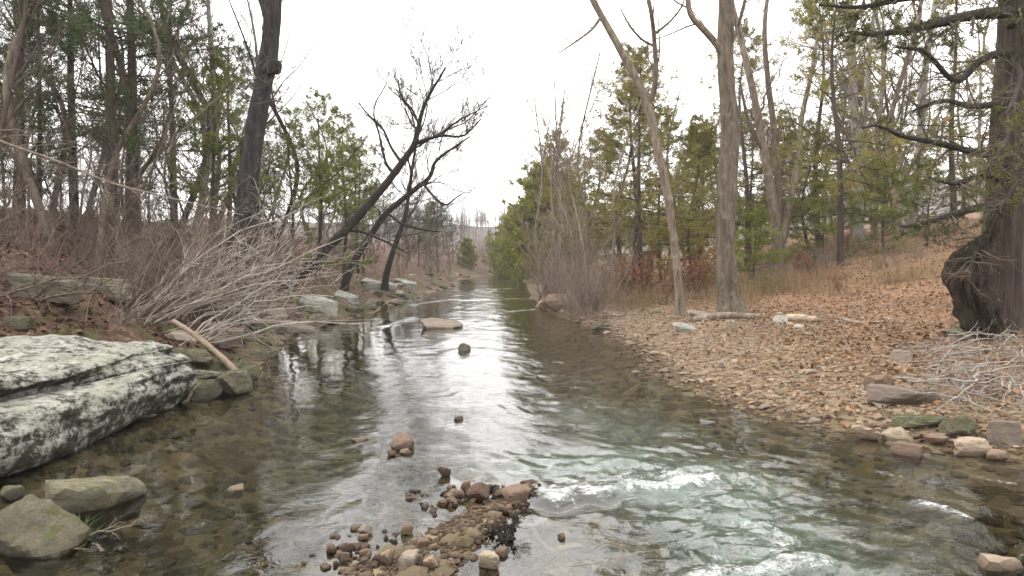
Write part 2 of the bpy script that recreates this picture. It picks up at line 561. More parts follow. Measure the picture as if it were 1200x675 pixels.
# ground: stream bed / gravel / leaf mould, told apart by the distance from the water's edge
M_ground, t, b = new_mat('ground')
v = coords(t, (1, 1, 1), 'Object')
f1 = noise(t, v, 0.9, 6, 0.6)
f2 = noise(t, v, 5.0, 6, 0.7)
f3 = noise(t, v, 26.0, 4, 0.7)
vo = t.nodes.new('ShaderNodeTexVoronoi')
vo.inputs['Scale'].default_value = 16.0
t.links.new(v, vo.inputs['Vector'])
sepc = t.nodes.new('ShaderNodeSeparateColor')
t.links.new(vo.outputs['Color'], sepc.inputs[0])
vcol = sepc.outputs[0]
vo2 = t.nodes.new('ShaderNodeTexVoronoi')
vo2.inputs['Scale'].default_value = 7.0
t.links.new(v, vo2.inputs['Vector'])
sep2 = t.nodes.new('ShaderNodeSeparateColor')
t.links.new(vo2.outputs['Color'], sep2.inputs[0])
bedf = mth(t, 'ADD', mth(t, 'MULTIPLY', sep2.outputs[0], 0.5), mth(t, 'MULTIPLY', f2, 0.5))
bed = ramp(t, bedf, [(0.2, (0.045, 0.038, 0.020)), (0.45, (0.115, 0.094, 0.050)), (0.65, (0.185, 0.148, 0.084)), (0.9, (0.29, 0.245, 0.165))])
grf = mth(t, 'ADD', mth(t, 'MULTIPLY', vcol, 0.55), mth(t, 'MULTIPLY', f2, 0.45))
grv = ramp(t, grf, [(0.15, (0.042, 0.030, 0.019)), (0.45, (0.125, 0.090, 0.057)), (0.7, (0.188, 0.142, 0.094)), (0.95, (0.26, 0.212, 0.153))])
lfm = ramp(t, grf, [(0.15, (0.056, 0.030, 0.017)), (0.45, (0.132, 0.078, 0.045)), (0.7, (0.205, 0.129, 0.079)), (0.95, (0.277, 0.198, 0.135))])
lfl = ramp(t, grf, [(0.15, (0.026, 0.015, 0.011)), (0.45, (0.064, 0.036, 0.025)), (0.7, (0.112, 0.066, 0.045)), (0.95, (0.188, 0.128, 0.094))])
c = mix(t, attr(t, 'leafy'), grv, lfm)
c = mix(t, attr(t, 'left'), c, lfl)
mossf = mth(t, 'MULTIPLY', attr(t, 'mossy'), ramp(t, noise(t, v, 1.7, 5, 0.7), [(0.48, (0, 0, 0)), (0.56, (1, 1, 1))]))
c = mix(t, mossf, c, ramp(t, f3, [(0.3, (0.03, 0.032, 0.01)), (0.7, (0.10, 0.105, 0.03))]))
c = mix(t, attr(t, 'wet'), c, mix(t, 1.0, c, (0.45, 0.40, 0.34), 'MULTIPLY'))
c = mix(t, attr(t, 'bed'), c, bed)
c = mix(t, attr(t, 'hill'), c, ramp(t, f2, [(0.3, (0.060, 0.048, 0.044)), (0.7, (0.115, 0.092, 0.084))]))
t.links.new(c, b.inputs['Base Color'])
b.inputs['Roughness'].default_value = 0.95
hgt = mth(t, 'ADD', mth(t, 'MULTIPLY', vo.outputs['Distance'], 0.6), f3)
bump(t, b, hgt, 0.7, 0.03)

# water
M_water, t, b = new_mat('creek_water')
t.nodes.remove(b)
o = t.nodes['Material Output']
v = coords(t, (1, 1, 1), 'Object')
vs1 = coords(t, (0.85, 1.0, 1), 'Object')
na = noise(t, vs1, 9.0, 3, 0.55, 1.1)
nb = noise(t, vs1, 26.0, 2, 0.5, 0.8)
hh = mth(t, 'ADD', mth(t, 'MULTIPLY', na, 1.0), mth(t, 'MULTIPLY', nb, 0.26))
hh = mth(t, 'MULTIPLY', hh, mth(t, 'ADD', mth(t, 'MULTIPLY', attr(t, 'rough'), 1.0), 0.12))
bp = t.nodes.new('ShaderNodeBump')
bp.inputs['Strength'].default_value = 1.0
bp.inputs['Distance'].default_value = 0.0038
t.links.new(hh, bp.inputs['Height'])
fr = t.nodes.new('ShaderNodeFresnel')
fr.inputs['IOR'].default_value = 1.58
t.links.new(bp.outputs['Normal'], fr.inputs['Normal'])
tr = t.nodes.new('ShaderNodeBsdfTransparent')
tint = mix(t, attr(t, 'depth'), (0.93, 0.91, 0.82), (0.44, 0.46, 0.30))
t.links.new(tint, tr.inputs['Color'])
gl = t.nodes.new('ShaderNodeBsdfGlossy')
gl.inputs['Roughness'].default_value = 0.03
gl.inputs['Color'].default_value = (1, 1, 1, 1)
t.links.new(bp.outputs['Normal'], gl.inputs['Normal'])
# air beaten into the water below the riffle makes it milky green
mk = t.nodes.new('ShaderNodeBsdfDiffuse')
mk.inputs['Color'].default_value = (0.13, 0.185, 0.155, 1)
t.links.new(bp.outputs['Normal'], mk.inputs['Normal'])
m0 = t.nodes.new('ShaderNodeMixShader')
nm = noise(t, vs1, 5.0, 4, 0.65, 1.6)
t.links.new(mth(t, 'MULTIPLY', attr(t, 'milk'), ramp(t, nm, [(0.33, (0.25, 0.25, 0.25)), (0.62, (1, 1, 1))])), m0.inputs[0])
t.links.new(tr.outputs[0], m0.inputs[1])
t.links.new(mk.outputs[0], m0.inputs[2])
m1 = t.nodes.new('ShaderNodeMixShader')
t.links.new(fr.outputs[0], m1.inputs[0])
t.links.new(m0.outputs[0], m1.inputs[1])
t.links.new(gl.outputs[0], m1.inputs[2])
fo = t.nodes.new('ShaderNodeBsdfDiffuse')
fo.inputs['Color'].default_value = (0.46, 0.48, 0.48, 1)
nf = noise(t, vs1, 34.0, 7, 0.82, 1.2)
nf2 = noise(t, vs1, 7.0, 4, 0.65, 1.0)
ff = mth(t, 'ADD', mth(t, 'MULTIPLY', nf, 0.65), mth(t, 'MULTIPLY', nf2, 0.35))
fmask = mth(t, 'ADD', attr(t, 'foam'), mth(t, 'MULTIPLY', mth(t, 'SUBTRACT', ff, 0.5), 4.2))
fmask = ramp(t, fmask, [(0.42, (0, 0, 0)), (0.95, (1, 1, 1))])
m2 = t.nodes.new('ShaderNodeMixShader')
t.links.new(mth(t, 'MULTIPLY', fmask, ramp(t, attr(t, 'foam'), [(0.02, (0, 0, 0)), (0.12, (1, 1, 1))])), m2.inputs[0])
t.links.new(m1.outputs[0], m2.inputs[1])
t.links.new(fo.outputs[0], m2.inputs[2])
t.links.new(m2.outputs[0], o.inputs['Surface'])

# ------------------------------------------------------------------ ground sheet
def warp(a, b, n, c, w):
    """n samples of [a,b], dense around c"""
    s = np.linspace(-1, 1, n)
    k = math.asinh((b - c) / w)
    k0 = math.asinh((c - a) / w)
    u = np.where(s < 0, s * k0, s * k)
    return c + w * np.sinh(u)

gx = warp(-420, 420, 370, 0.0, 5.0)
gy = np.concatenate([np.linspace(-30, 2, 28)[:-1], 2 + (np.exp(np.linspace(0, math.log(1 + 430 / 5.0), 400)) - 1) * 5.0])
X, Y = np.meshgrid(gx, gy)
Z = zt(X, Y)
le, re = LE(Y), RE(Y)
dl, dr = le - X, X - re
nn = fb2(X * 0.6, Y * 0.6, 3, 51)
leafy = sst(1.2, 4.6, dr + 1.5 * nn)
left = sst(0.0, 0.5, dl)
bedm = 1 - sst(-0.06, 0.05, np.maximum(dl, dr) + 0.02)
bedm = bedm * (1 - 0.2 * sst(-0.03, 0.02, Z))
wet = (1 - sst(0.02, 0.09, Z + 0.02 * nn)) * sst(-0.2, 0.0, np.maximum(dl, dr))
mossy = sst(0.05, 0.3, dl) * (1 - sst(1.6, 3.4, dl)) * (0.75 + 0.25 * nn)
hillm = sst(90, 150, Y)
nr, nc = X.shape
V = np.stack([X, Y, Z], -1).reshape(-1, 3)
ii = np.arange(nr * nc).reshape(nr, nc)
Q = np.stack([ii[:-1, :-1], ii[:-1, 1:], ii[1:, 1:], ii[1:, :-1]], -1).reshape(-1, 4)
g = obj('ground', make_mesh('ground', V, [Q], dict(leafy=leafy.ravel(), left=left.ravel(), bed=bedm.ravel(), wet=wet.ravel(), mossy=mossy.ravel(), hill=hillm.ravel())), M_ground)
g['kind'] = 'structure'
g['label'] = 'leaf-strewn creek banks, gravel beach and stony stream bed'

# ------------------------------------------------------------------ water sheet
wy = np.concatenate([np.linspace(-12, 2.4, 40)[:-1], np.exp(np.linspace(math.log(2.4), math.log(105), 470))])
u = np.linspace(0, 1, 300)
WY = wy[:, None] + 0 * u[None, :]
l0, r0 = np.interp(wy, LY, LX)[:, None] - 0.7, np.interp(wy, RY, RX)[:, None] + 0.6
WX = l0 + (r0 - l0) * u[None, :]

def seg(x, y, pts, w):
    """falloff around a polyline given as (x, y)"""
    best = np.full(x.shape, 9.0)
    for (ax, ay), (bx, by) in zip(pts[:-1], pts[1:]):
        tt = np.clip(((x - ax) * (bx - ax) + (y - ay) * (by - ay)) / ((bx - ax) ** 2 + (by - ay) ** 2), 0, 1)
        best = np.minimum(best, np.hypot(x - ax - tt * (bx - ax), y - ay - tt * (by - ay)))
    return np.exp(-(best / w) ** 2)

def wl(*pp):
    return [tuple(on_water(px, py)[:2]) for px, py in pp]

foam1 = wl((652, 584), (680, 575), (705, 578), (740, 569), (770, 573), (800, 566), (834, 563))
foam2 = wl((822, 678), (855, 666), (880, 670), (915, 660), (952, 657))
foam3 = wl((1075, 588), (1105, 594), (1132, 606))
foam4 = wl((1150, 560), (1186, 566))
foam5 = wl((1025, 552), (1060, 560))
foam6 = wl((880, 610), (910, 628), (930, 650))
fine = fb2(WX * 6.0, WY * 4.0, 3, 61)
rough = np.clip(0.35 + 0.35 * fb2(WX * 0.5, WY * 0.22, 3, 62) + 0.5 * sst(-2.2, 0.2, WX) * (1 - sst(14, 26, WY)) - 0.25 * sst(-1.2, -2.5, WX), 0.05, 1.2)
chop = seg(WX, WY, wl((640, 560), (760, 545), (840, 560), (900, 640), (960, 720)), 0.75)
calm = bar_mask(WX, WY)
rough = rough * (1 - 0.7 * calm)
wz = 0.010 * fb2(WX * 1.1, WY * 0.8, 3, 63) * (0.4 + rough) + 0.012 * fb2(WX * 3.3 + 0.5 * fine, WY * 2.2, 3, 64) * (0.25 + rough)
wz += chop * (0.045 * fb2(WX * 2.6, WY * 2.6, 4, 65) + 0.02 * fb2(WX * 8, WY * 8, 3, 66))
s1 = seg(WX, WY, foam1, 0.10)
s1b = seg(WX, WY - 0.16, foam1, 0.14)
wz += 0.032 * s1 - 0.035 * seg(WX, WY + 0.16, foam1, 0.12) + 0.012 * s1b
wz += 0.028 * seg(WX, WY, foam2, 0.09) + 0.012 * seg(WX, WY, foam3, 0.06)
foam = np.maximum.reduce([1.0 * seg(WX, WY + 0.03 * fine, foam1, 0.08), 0.62 * seg(WX, WY - 0.14, foam1, 0.17), 0.85 * seg(WX, WY, foam2, 0.12), 0.75 * seg(WX, WY + 0.04 * fine, foam3, 0.055), 0.6 * seg(WX, WY, foam4, 0.04), 0.5 * seg(WX, WY, foam5, 0.04), 0.55 * seg(WX, WY, foam6, 0.12)])
foam = foam * (0.8 + 0.5 * fb2(WX * 5, WY * 3, 3, 68))
foam = np.maximum(foam, 0.22 * chop)
for k, (a_, b_) in enumerate([((485, 372), (455, 382)), ((540, 352), (620, 350)), ((590, 330), (650, 330)), ((560, 340), (600, 338)), ((480, 358), (520, 352)), ((600, 365), (640, 362))]):
    foam = np.maximum(foam, 0.62 * seg(WX, WY, wl(a_, b_), 0.10 + 0.004 * WY))
    wz += 0.02 * seg(WX, WY, wl(a_, b_), 0.2)
riff = sst(18, 30, WY)
wz += riff * 0.03 * fb2(WX * 1.6, WY * 0.7, 3, 67)
rough = rough + 0.5 * riff
milk = np.clip(0.62 * seg(WX, WY, wl((650, 545), (740, 545), (820, 560)), 0.42) + 0.5 * seg(WX, WY, wl((820, 580), (880, 625), (940, 690)), 0.55) + 0.25 * seg(WX, WY, wl((620, 480), (740, 510)), 0.7), 0, 0.55)
bz = zt(WX, WY)
dep = np.clip((wz - bz) / 0.55, 0, 1)
rows, cs = WX.shape
ii = np.arange(rows * cs).reshape(rows, cs)
Q = np.stack([ii[:-1, :-1], ii[:-1, 1:], ii[1:, 1:], ii[1:, :-1]], -1).reshape(-1, 4)
wat = obj('creek_water', make_mesh('creek_water', np.stack([WX, WY, wz], -1).reshape(-1, 3), [Q], dict(foam=foam.ravel(), milk=milk.ravel(), rough=rough.ravel(), depth=dep.ravel())), M_water)
wat['kind'] = 'structure'
wat['label'] = 'clear shallow creek water with ripples and a small foaming riffle'

# ------------------------------------------------------------------ rocks
def ico(sub):
    bm = bmesh.new()
    bmesh.ops.create_icosphere(bm, subdivisions=sub, radius=1.0)
    Vv = np.array([v.co[:] for v in bm.verts])
    Ff = np.array([[v.index for v in f.verts] for f in bm.faces])
    bm.free()
    return Vv, Ff

ICO = {s: ico(s) for s in (1, 2, 3, 4)}

def rock_verts(sub, seed, planes=11, q=14, rough=0.07, flat=None):
    rs = np.random.default_rng(seed)
    p, f = ICO[sub]
    nrmv = nrm(rs.normal(size=(planes, 3)))
    if flat:
        nrmv = np.vstack([nrmv * np.array([1, 1, 0.35]), [[0.06, 0.03, 1], [0, 0.05, -1]]])
        nrmv = nrm(nrmv)
    h = rs.uniform(0.5, 1.0, len(nrmv))
    dd = np.maximum(p @ nrmv.T, 0) / h
    r = (np.power(dd, q).sum(1)) ** (-1.0 / q)
    r = np.minimum(r, 1.5)
    P = p * r[:, None]
    P = P * (1 + rough * fbm(P * 2.2 + seed, 3, seed)[:, None] + rough * 0.5 * fbm(P * np.array([4, 4, 9]) + seed, 3, seed + 3)[:, None])
    P = P / np.abs(P).max(0)
    return P, f

RND = [make_mesh('stone', *(lambda a: (a[0], [a[1]]))(rock_verts(3, 100 + k, 6 + k % 3, 60, 0.10)), smooth=False) for k in range(7)]
FLT = [make_mesh('flat_rock', *(lambda a: (a[0], [a[1]]))(rock_verts(3, 200 + k, 7 + k % 3, 40, 0.08, True)), smooth=False) for k in range(6)]
BIG = {}

def rock(name, c, size, rot, mat, label, cat='stone', group=None, flat=False, own=None):
    """own: seed of a finer mesh of its own"""
    if own is not None:
        P, f = rock_verts(4, own, 8, 44, 0.10, flat)
        me = make_mesh(name, P, [f], smooth=False)
        me.materials.append(mat)
    else:
        src = (FLT if flat else RND)
        base_me = src[int(rng.integers(len(src)))]
        key = (base_me.name, mat.name)
        if key not in BIG:
            m2_ = base_me.copy()
            m2_.materials.append(mat)
            BIG[key] = m2_
        me = BIG[key]
    o = bpy.data.objects.new(name, me)
    col.objects.link(o)
    o.location = c
    o.scale = size
    o.rotation_euler = rot
    return tag(o, label, cat, group)

def px_rock(name, px, py, wpx, hpx, mat, label, z=None, depthf=0.8, flat=False, rot=None, cat='stone', group=None, own=None, sink=0.35, y=None):
    """a rock whose visible base sits at photo pixel (px, py), wpx wide and hpx high in the photo"""
    p = hit(px, py) if z is None else on_water(px, py, z)
    if y is not None:
        p = stand(px, y)
    s = p[1] / F
    w, h = wpx * s / 2, hpx * s / 2
    hz = h * (1 + sink)
    p = p + np.array([0, w * depthf * 0.5, h - h * sink])
    rot = rot or (rng.uniform(-0.1, 0.1), rng.uniform(-0.1, 0.1), rng.uniform(0, 6.28) if depthf > 0.7 else rng.uniform(-0.25, 0.25))
    return rock(name, p, (w, w * depthf, hz), rot, mat, label, cat, group, flat, own)

# the large lichen boulder on the left, swept from cross sections
def boulder():
    ys = np.linspace(3.3, 7.95, 150)
    prof = np.array([(-0.40, -0.35), (-0.20, -0.12), (-0.05, 0.02), (0.02, 0.14), (0.04, 0.26), (0.00, 0.36), (-0.06, 0.42), (-0.20, 0.455), (-0.33, 0.47), (-0.46, 0.455), (-0.47, 0.50), (-0.36, 0.545), (-0.31, 0.585), (-0.36, 0.625), (-0.55, 0.655), (-0.9, 0.69), (-1.4, 0.735), (-1.9, 0.76), (-2.35, 0.70), (-2.55, 0.45), (-2.6, 0.1), (-2.55, -0.35)])
    d = np.r_[0, np.cumsum(np.hypot(*np.diff(prof, axis=0).T))]
    s = np.linspace(0, d[-1], 130)
    s = np.unique(np.r_[s, np.linspace(d[4], d[14], 50)])
    px_, pz_ = np.interp(s, d, prof[:, 0]), np.interp(s, d, prof[:, 1])
    yy = ys[:, None] + 0 * px_[None, :]
    fade = sst(7.25, 5.9, ys)[:, None]             # the crack runs out towards the far end
    crack = np.exp(-(((px_ + 0.46) / 0.13) ** 2 + ((pz_ - 0.475) / 0.06) ** 2))[None, :]
    led = np.exp(-(((px_ + 0.25) / 0.22) ** 2 + ((pz_ - 0.47) / 0.06) ** 2))[None, :]
    xx = px_[None, :] + crack * (1 - fade) * 0.34 + led * (1 - fade) * 0.12
    zz = pz_[None, :] + 0 * yy
    zz = zz + 0.05 * (1 - fade) * sst(0.3, 0.5, zz)
    front = np.interp(ys, [3.3, 5, 6.5, 7.6, 7.95], [-3.75, -3.68, -3.62, -3.56, -3.60])
    tilt = np.interp(ys, [3.3, 5, 6.2, 7.0, 7.95], [0.10, 0.05, -0.02, -0.01, -0.06])
    zz = zz + tilt[:, None] * sst(-0.1, 0.5, zz)
    endf = np.sqrt(np.clip(1 - ((ys - 7.30) / 0.66).clip(0, 1) ** 6, 0.0, 1))
    endf2 = np.sqrt(np.clip(1 - ((3.9 - ys) / 0.62).clip(0, 1) ** 4, 0.0, 1))
    e = np.minimum(endf, endf2)[:, None]
    xc, zc = -1.25, 0.18
    # the far end is slanted: it recedes with height on the near side
    xx = xc + (xx - xc) * (0.25 + 0.75 * e)
    zz = zc + (zz - zc) * (0.06 + 0.94 * e)
    P = np.stack([xx + front[:, None], yy + 0.22 * (zz - 0.2) * sst(6.8, 7.9, yy), zz], -1)
    n3 = fbm(P * np.array([1.3, 1.3, 2.2]), 4, 71)
    n4 = fbm(P * np.array([5.0, 5.0, 11.0]), 4, 72)
    n5 = np.abs(fbm(P * np.array([2.6, 1.6, 7.0]), 3, 73))
    ctr = np.stack([front[:, None] + xc + 0 * xx, yy, zc + 0 * xx], -1)
    dirn = nrm(P - ctr)
    dirn = nrm(dirn + np.array([0, 0, 0.3]) * (zz > 0.55)[..., None])
    P = P + dirn * (0.12 * n3 + 0.045 * n4 - 0.07 * n5)[..., None]
    nr_, nc_ = P.shape[:2]
    ii_ = np.arange(nr_ * nc_).reshape(nr_, nc_)
    q_ = np.stack([ii_[:-1, :-1], ii_[1:, :-1], ii_[1:, 1:], ii_[:-1, 1:]], -1).reshape(-1, 4)
    cap1 = np.stack([ii_[0, :-1], ii_[0, 1:], np.full(nc_ - 1, nr_ * nc_)], -1)
    cap2 = np.stack([ii_[-1, 1:], ii_[-1, :-1], np.full(nc_ - 1, nr_ * nc_ + 1)], -1)
    Vv = np.vstack([P.reshape(-1, 3), P[0].mean(0), P[-1].mean(0)])
    o_ = obj('boulder', make_mesh('boulder', Vv, [q_, np.vstack([cap1, cap2])]), M_boul)
    tag(o_, 'huge flat lichen-crusted boulder with a long dark crack on the left water edge', 'boulder')
boulder()

px_rock('rock', 36, 655, 104, 78, M_olive, 'blocky olive grey rock at the bottom left corner of the creek', z=-0.02, depthf=0.9, rot=(0.1, -0.12, 0.5), own=901, sink=0.7, cat='rock')
px_rock('rock', 98, 602, 104, 36, M_olive, 'flat wedge of olive rock between the corner rock and the boulder', z=-0.02, depthf=0.75, rot=(0.0, 0.12, 0.25), own=905, flat=True, cat='rock', sink=0.7)
px_rock('stone', 4, 588, 34, 20, M_olive, 'small greenish stone tucked under the boulder at the left edge', z=0.0)
px_rock('rock', 275, 462, 62, 26, M_moss, 'low mossy rock on the shore under the driftwood stick', depthf=1.0, flat=True, own=911, cat='rock')
px_rock('rock', 238, 468, 44, 18, M_moss, 'dark mossy ledge rock at the far end of the lichen boulder', depthf=0.9, flat=True, cat='rock')
# rocks standing in the creek
px_rock('rock', 512, 386, 60, 12, M_slab, 'flat grey rock rising from the water in mid-creek', z=-0.01, own=921, cat='rock', sink=0.9)
px_rock('stone', 542, 412, 26, 11, M_moss, 'small dark rock just downstream of the flat mid-creek rock', z=-0.01)
px_rock('stone', 535, 493, 16, 7, M_slab, 'tiny grey stone breaking the ripples in mid-creek', z=-0.01)
px_rock('stone', 467, 527, 33, 17, M_red, 'reddish block of stone standing alone in the shallows left of centre', z=-0.01, own=931)
px_rock('stone', 459, 536, 13, 10, M_bar, 'little dark stone against the left foot of the reddish block', z=-0.01)
px_rock('stone', 477, 534, 18, 9, M_bar, 'little dark stone against the right foot of the reddish block', z=-0.01)
px_rock('stone', 521, 559, 21, 13, M_stone, 'tan stone alone in the water beyond the gravel bar', z=-0.01)
px_rock('stone', 275, 579, 32, 7, M_cream, 'pale flat stone barely breaking the water between boulder and gravel bar', z=-0.02, flat=True, sink=0.8)
px_rock('stone', 420, 519, 26, 6, M_stone, 'flat tan stone awash left of the reddish block', z=-0.02, flat=True)
# gravel bar
barl = [(427, 627, 19, 13, M_slab, 'round grey stone on the left tip of the gravel bar'), (546, 577, 19, 16, M_stone, 'upright tan stone at the head of the gravel bar'),
        (560, 587, 30, 24, M_bar, 'dark angular stone at the head of the gravel bar'), (606, 587, 38, 15, M_red, 'low reddish stone beside the riffle at the head of the gravel bar'),
        (569, 664, 32, 16, M_cream, 'flat pale stone half sunk at the right side of the gravel bar'), (476, 625, 17, 14, M_stone, 'light tan stone on top of the gravel bar'),
        (505, 668, 24, 18, M_stone, 'tan stone at the bottom edge of the gravel bar'), (478, 668, 34, 18, M_slab, 'broad greyish slab at the bottom edge of the gravel bar'),
        (404, 650, 24, 14, M_red, 'rust coloured stone on the left side of the gravel bar'), (452, 664, 28, 22, M_stone, 'big yellowish stone low on the gravel bar'),
        (588, 602, 20, 10, M_stone, 'small tan stone beside the shallow run on the gravel bar')]
for px, py, w, h, m, lab in barl:
    px_rock('stone', px, py, w, h, m, lab, z=0.005, flat=h < w * 0.55)
ell = [(440, 640, 55, 24, 40), (510, 590, 42, 16, 24), (560, 580, 46, 12, 20), (500, 655, 60, 18, 22), (400, 660, 60, 14, 16), (600, 625, 60, 30, 10)]
ZONE = ['in the main heap of the gravel bar', 'in the middle of the gravel bar', 'at the head of the gravel bar', 'at the bottom edge of the gravel bar', 'on the left tail of the gravel bar', 'on the wet right flank of the gravel bar']
for zone, (ex, ey, ew, eh, n) in zip(ZONE, ell):
    for k in range(n):
        a, r_ = rng.uniform(0, 6.28), math.sqrt(rng.uniform(0, 1))
        px, py = ex + ew * r_ * math.cos(a), ey + eh * r_ * math.sin(a)
        w = 6 + 14 * rng.uniform() ** 2.4
        mi = int(rng.integers(4))
        px_rock('stone', px, py, w, w * rng.uniform(0.28, 0.55), [M_bar, M_bar, M_red, M_stone][mi], ['dark brown', 'dark brown', 'reddish', 'tan'][mi] + ' stone ' + zone, group='stones heaped on the gravel bar', sink=0.75, flat=bool(rng.uniform() < 0.5))
# right bank slabs and stones at the water's edge
rl = [(1060, 474, 100, 24, M_slab, 'broad grey slate slab lying tilted below the brush pile', True, 0.45), (1034, 458, 52, 18, M_stone, 'tan slab leaning on the grey slate slab', True, 0.5),
      (1083, 502, 88, 15, M_moss, 'long flat mossy slab just above the water stones', True, 0.5), (1060, 521, 40, 22, M_cream, 'cream coloured round stone at the right water edge', False, 0.8),
      (1074, 535, 50, 14, M_red, 'flat orange stone in the water under the cream stone', True, 0.6), (1020, 516, 38, 16, M_stone, 'tan stone left of the cream coloured stone', False, 0.8),
      (1145, 533, 58, 20, M_stone, 'wide pale tan stone at the right water edge', True, 0.6), (1190, 520, 56, 26, M_slab, 'slanting grey brown slab at the right frame edge', True, 0.6),
      (1130, 515, 42, 26, M_moss, 'dark mossy stone wedged above the right water edge', False, 0.8), (1098, 522, 30, 16, M_red, 'rusty stone between the cream stone and the wide tan stone', False, 0.8),
      (1172, 538, 34, 14, M_stone, 'small tan stone at the right end of the water stones', False, 0.8), (1178, 675, 62, 20, M_stone, 'flat tan rock breaking the water at the bottom right corner', True, 0.5),
      (806, 388, 34, 9, M_palest, 'pale flat stone on the beach below the slender leaning tree', True, 0.6), (826, 374, 40, 9, M_slab, 'flat grey stone between the feet of the two right beach trees', True, 0.6),
      (1165, 398, 90, 20, M_moss, 'rounded mossy rock under the big cedar', False, 0.6), (1065, 425, 36, 14, M_slab, 'grey stone in the leaves left of the big cedar', True, 0.7),
      (705, 388, 24, 13, M_moss, 'dark stone on the right bank at the bend of the beach', False, 0.8), (665, 362, 50, 18, M_stone, 'low tan rock under the right bank thicket', True, 0.6),
      (640, 362, 30, 16, M_stone, 'tan rock at the water under the far end of the thicket', False, 0.8), (920, 378, 26, 8, M_palest, 'small pale flat stone behind the beach', True, 0.7),
      (830, 500, 24, 8, M_palest, 'pale stone lying in the shallows off the gravel beach', True, 0.7), (746, 440, 12, 6, M_palest, 'tiny pale stone in the shallows at the bend of the beach', True, 0.7),
      (985, 255, 60, 9, M_slab, 'grey rock outcrop half buried high on the leafy slope', True, 0.6)]
for px, py, w, h, m, lab, fl, df in rl:
    zz_ = -0.03 if (py > 640 or px in (830, 746)) else None
    px_rock('stone' if w < 45 else 'flat_rock', px, py, w, h, m, lab, z=zz_, depthf=df, flat=fl, rot=(rng.uniform(-0.06, 0.06), rng.uniform(-0.12, 0.12), rng.uniform(-0.3, 0.3)), cat='stone' if w < 45 else 'rock')
for k in range(66):
    y = float(np.exp(rng.uniform(math.log(5.2), math.log(24))))
    d = abs(rng.normal(0, 0.22)) - 0.05
    x = float(RE(np.array([y]))[0]) + d
    s = rng.uniform(0.03, 0.085) * (1 + 0.02 * y)
    rock('stone', (x, y, max(gz(x, y), -0.03) + s * 0.15), (s, s * rng.uniform(0.6, 1), s * rng.uniform(0.35, 0.6)), (rng.uniform(-0.2, 0.2), rng.uniform(-0.2, 0.2), rng.uniform(0, 6.28)), [M_stone, M_slab, M_red, M_stone][int(rng.integers(4))], 'fist-sized stone at the right water edge', 'stone', 'stones along the right water edge')
for k in range(46):
    y = float(rng.uniform(6, 18))
    d = rng.uniform(0.3, 4.2)
    x = float(RE(np.array([y]))[0]) + d
    s = rng.uniform(0.05, 0.15)
    rock('stone', (x, y, gz(x, y) + s * 0.05), (s, s * rng.uniform(0.6, 1), s * rng.uniform(0.25, 0.45)), (rng.uniform(-0.2, 0.2), rng.uniform(-0.2, 0.2), rng.uniform(0, 6.28)), [M_stone, M_slab, M_stone, M_palest][int(rng.integers(4))], 'flat stone lying on the right beach', 'stone', 'flat stones on the gravel beach', flat=True)
# left bank ledges
ll = [(447, 342, 46, 17, 'long pale slab on the left bank under the leaning trees', 30), (405, 352, 42, 12, 'pale slab below the leaning trees, nearest to the water', 22), (480, 337, 40, 12, 'pale grey rock at the far left water edge beyond the long slab', 38),
      (375, 362, 46, 18, 'grey ledge rock on the left bank beside the silver brush', 18), (430, 336, 30, 12, 'small pale rock above the long pale slab', 30)]
for px, py, w, h, lab, yy in ll:
    p = hit(px, py)
    s = p[1] / F
    rock('flat_rock', p + np.array([0, 0.15, h * s * 0.15]), (w * s / 2, w * s * 0.38, h * s * 0.62), (0.18, rng.uniform(0.05, 0.2), rng.uniform(-0.2, 0.2)), M_palest, lab, 'rock', None, True, own=int(px))
for k in range(85):
    y = float(np.exp(rng.uniform(math.log(8.3), math.log(60))))
    d = abs(rng.normal(0.1, 0.75))
    x = float(LE(np.array([y]))[0]) - d + 0.1
    s = rng.uniform(0.15, 0.5) * (0.8 + 0.012 * y)
    rock('flat_rock', (x, y, max(gz(x, y), -0.02) + 0.0), (s, s * rng.uniform(0.5, 0.9), s * rng.uniform(0.22, 0.4)), (rng.uniform(-0.15, 0.15), rng.uniform(-0.25, 0.1), rng.uniform(0, 6.28)), [M_moss, M_moss, M_slab][int(rng.integers(3))], 'flat ledge stone on the left water edge', 'rock', 'ledge stones along the left bank', flat=True)
for k, (px, py, w, h) in enumerate([(40, 352, 120, 30), (120, 345, 90, 22), (190, 335, 100, 24), (20, 385, 60, 14), (250, 350, 90, 20)]):
    px_rock('flat_rock', px, py, w, h, M_moss, ['dark mossy ledge jutting from the left slope behind the boulder', 'mossy ledge in the middle of the left slope', 'ledge behind the silver brush on the left slope', 'low dark rock right behind the lichen boulder at the frame edge', 'mossy ledge at the foot of the tree with the burl'][k], flat=True, depthf=0.5, cat='rock', own=950 + k)

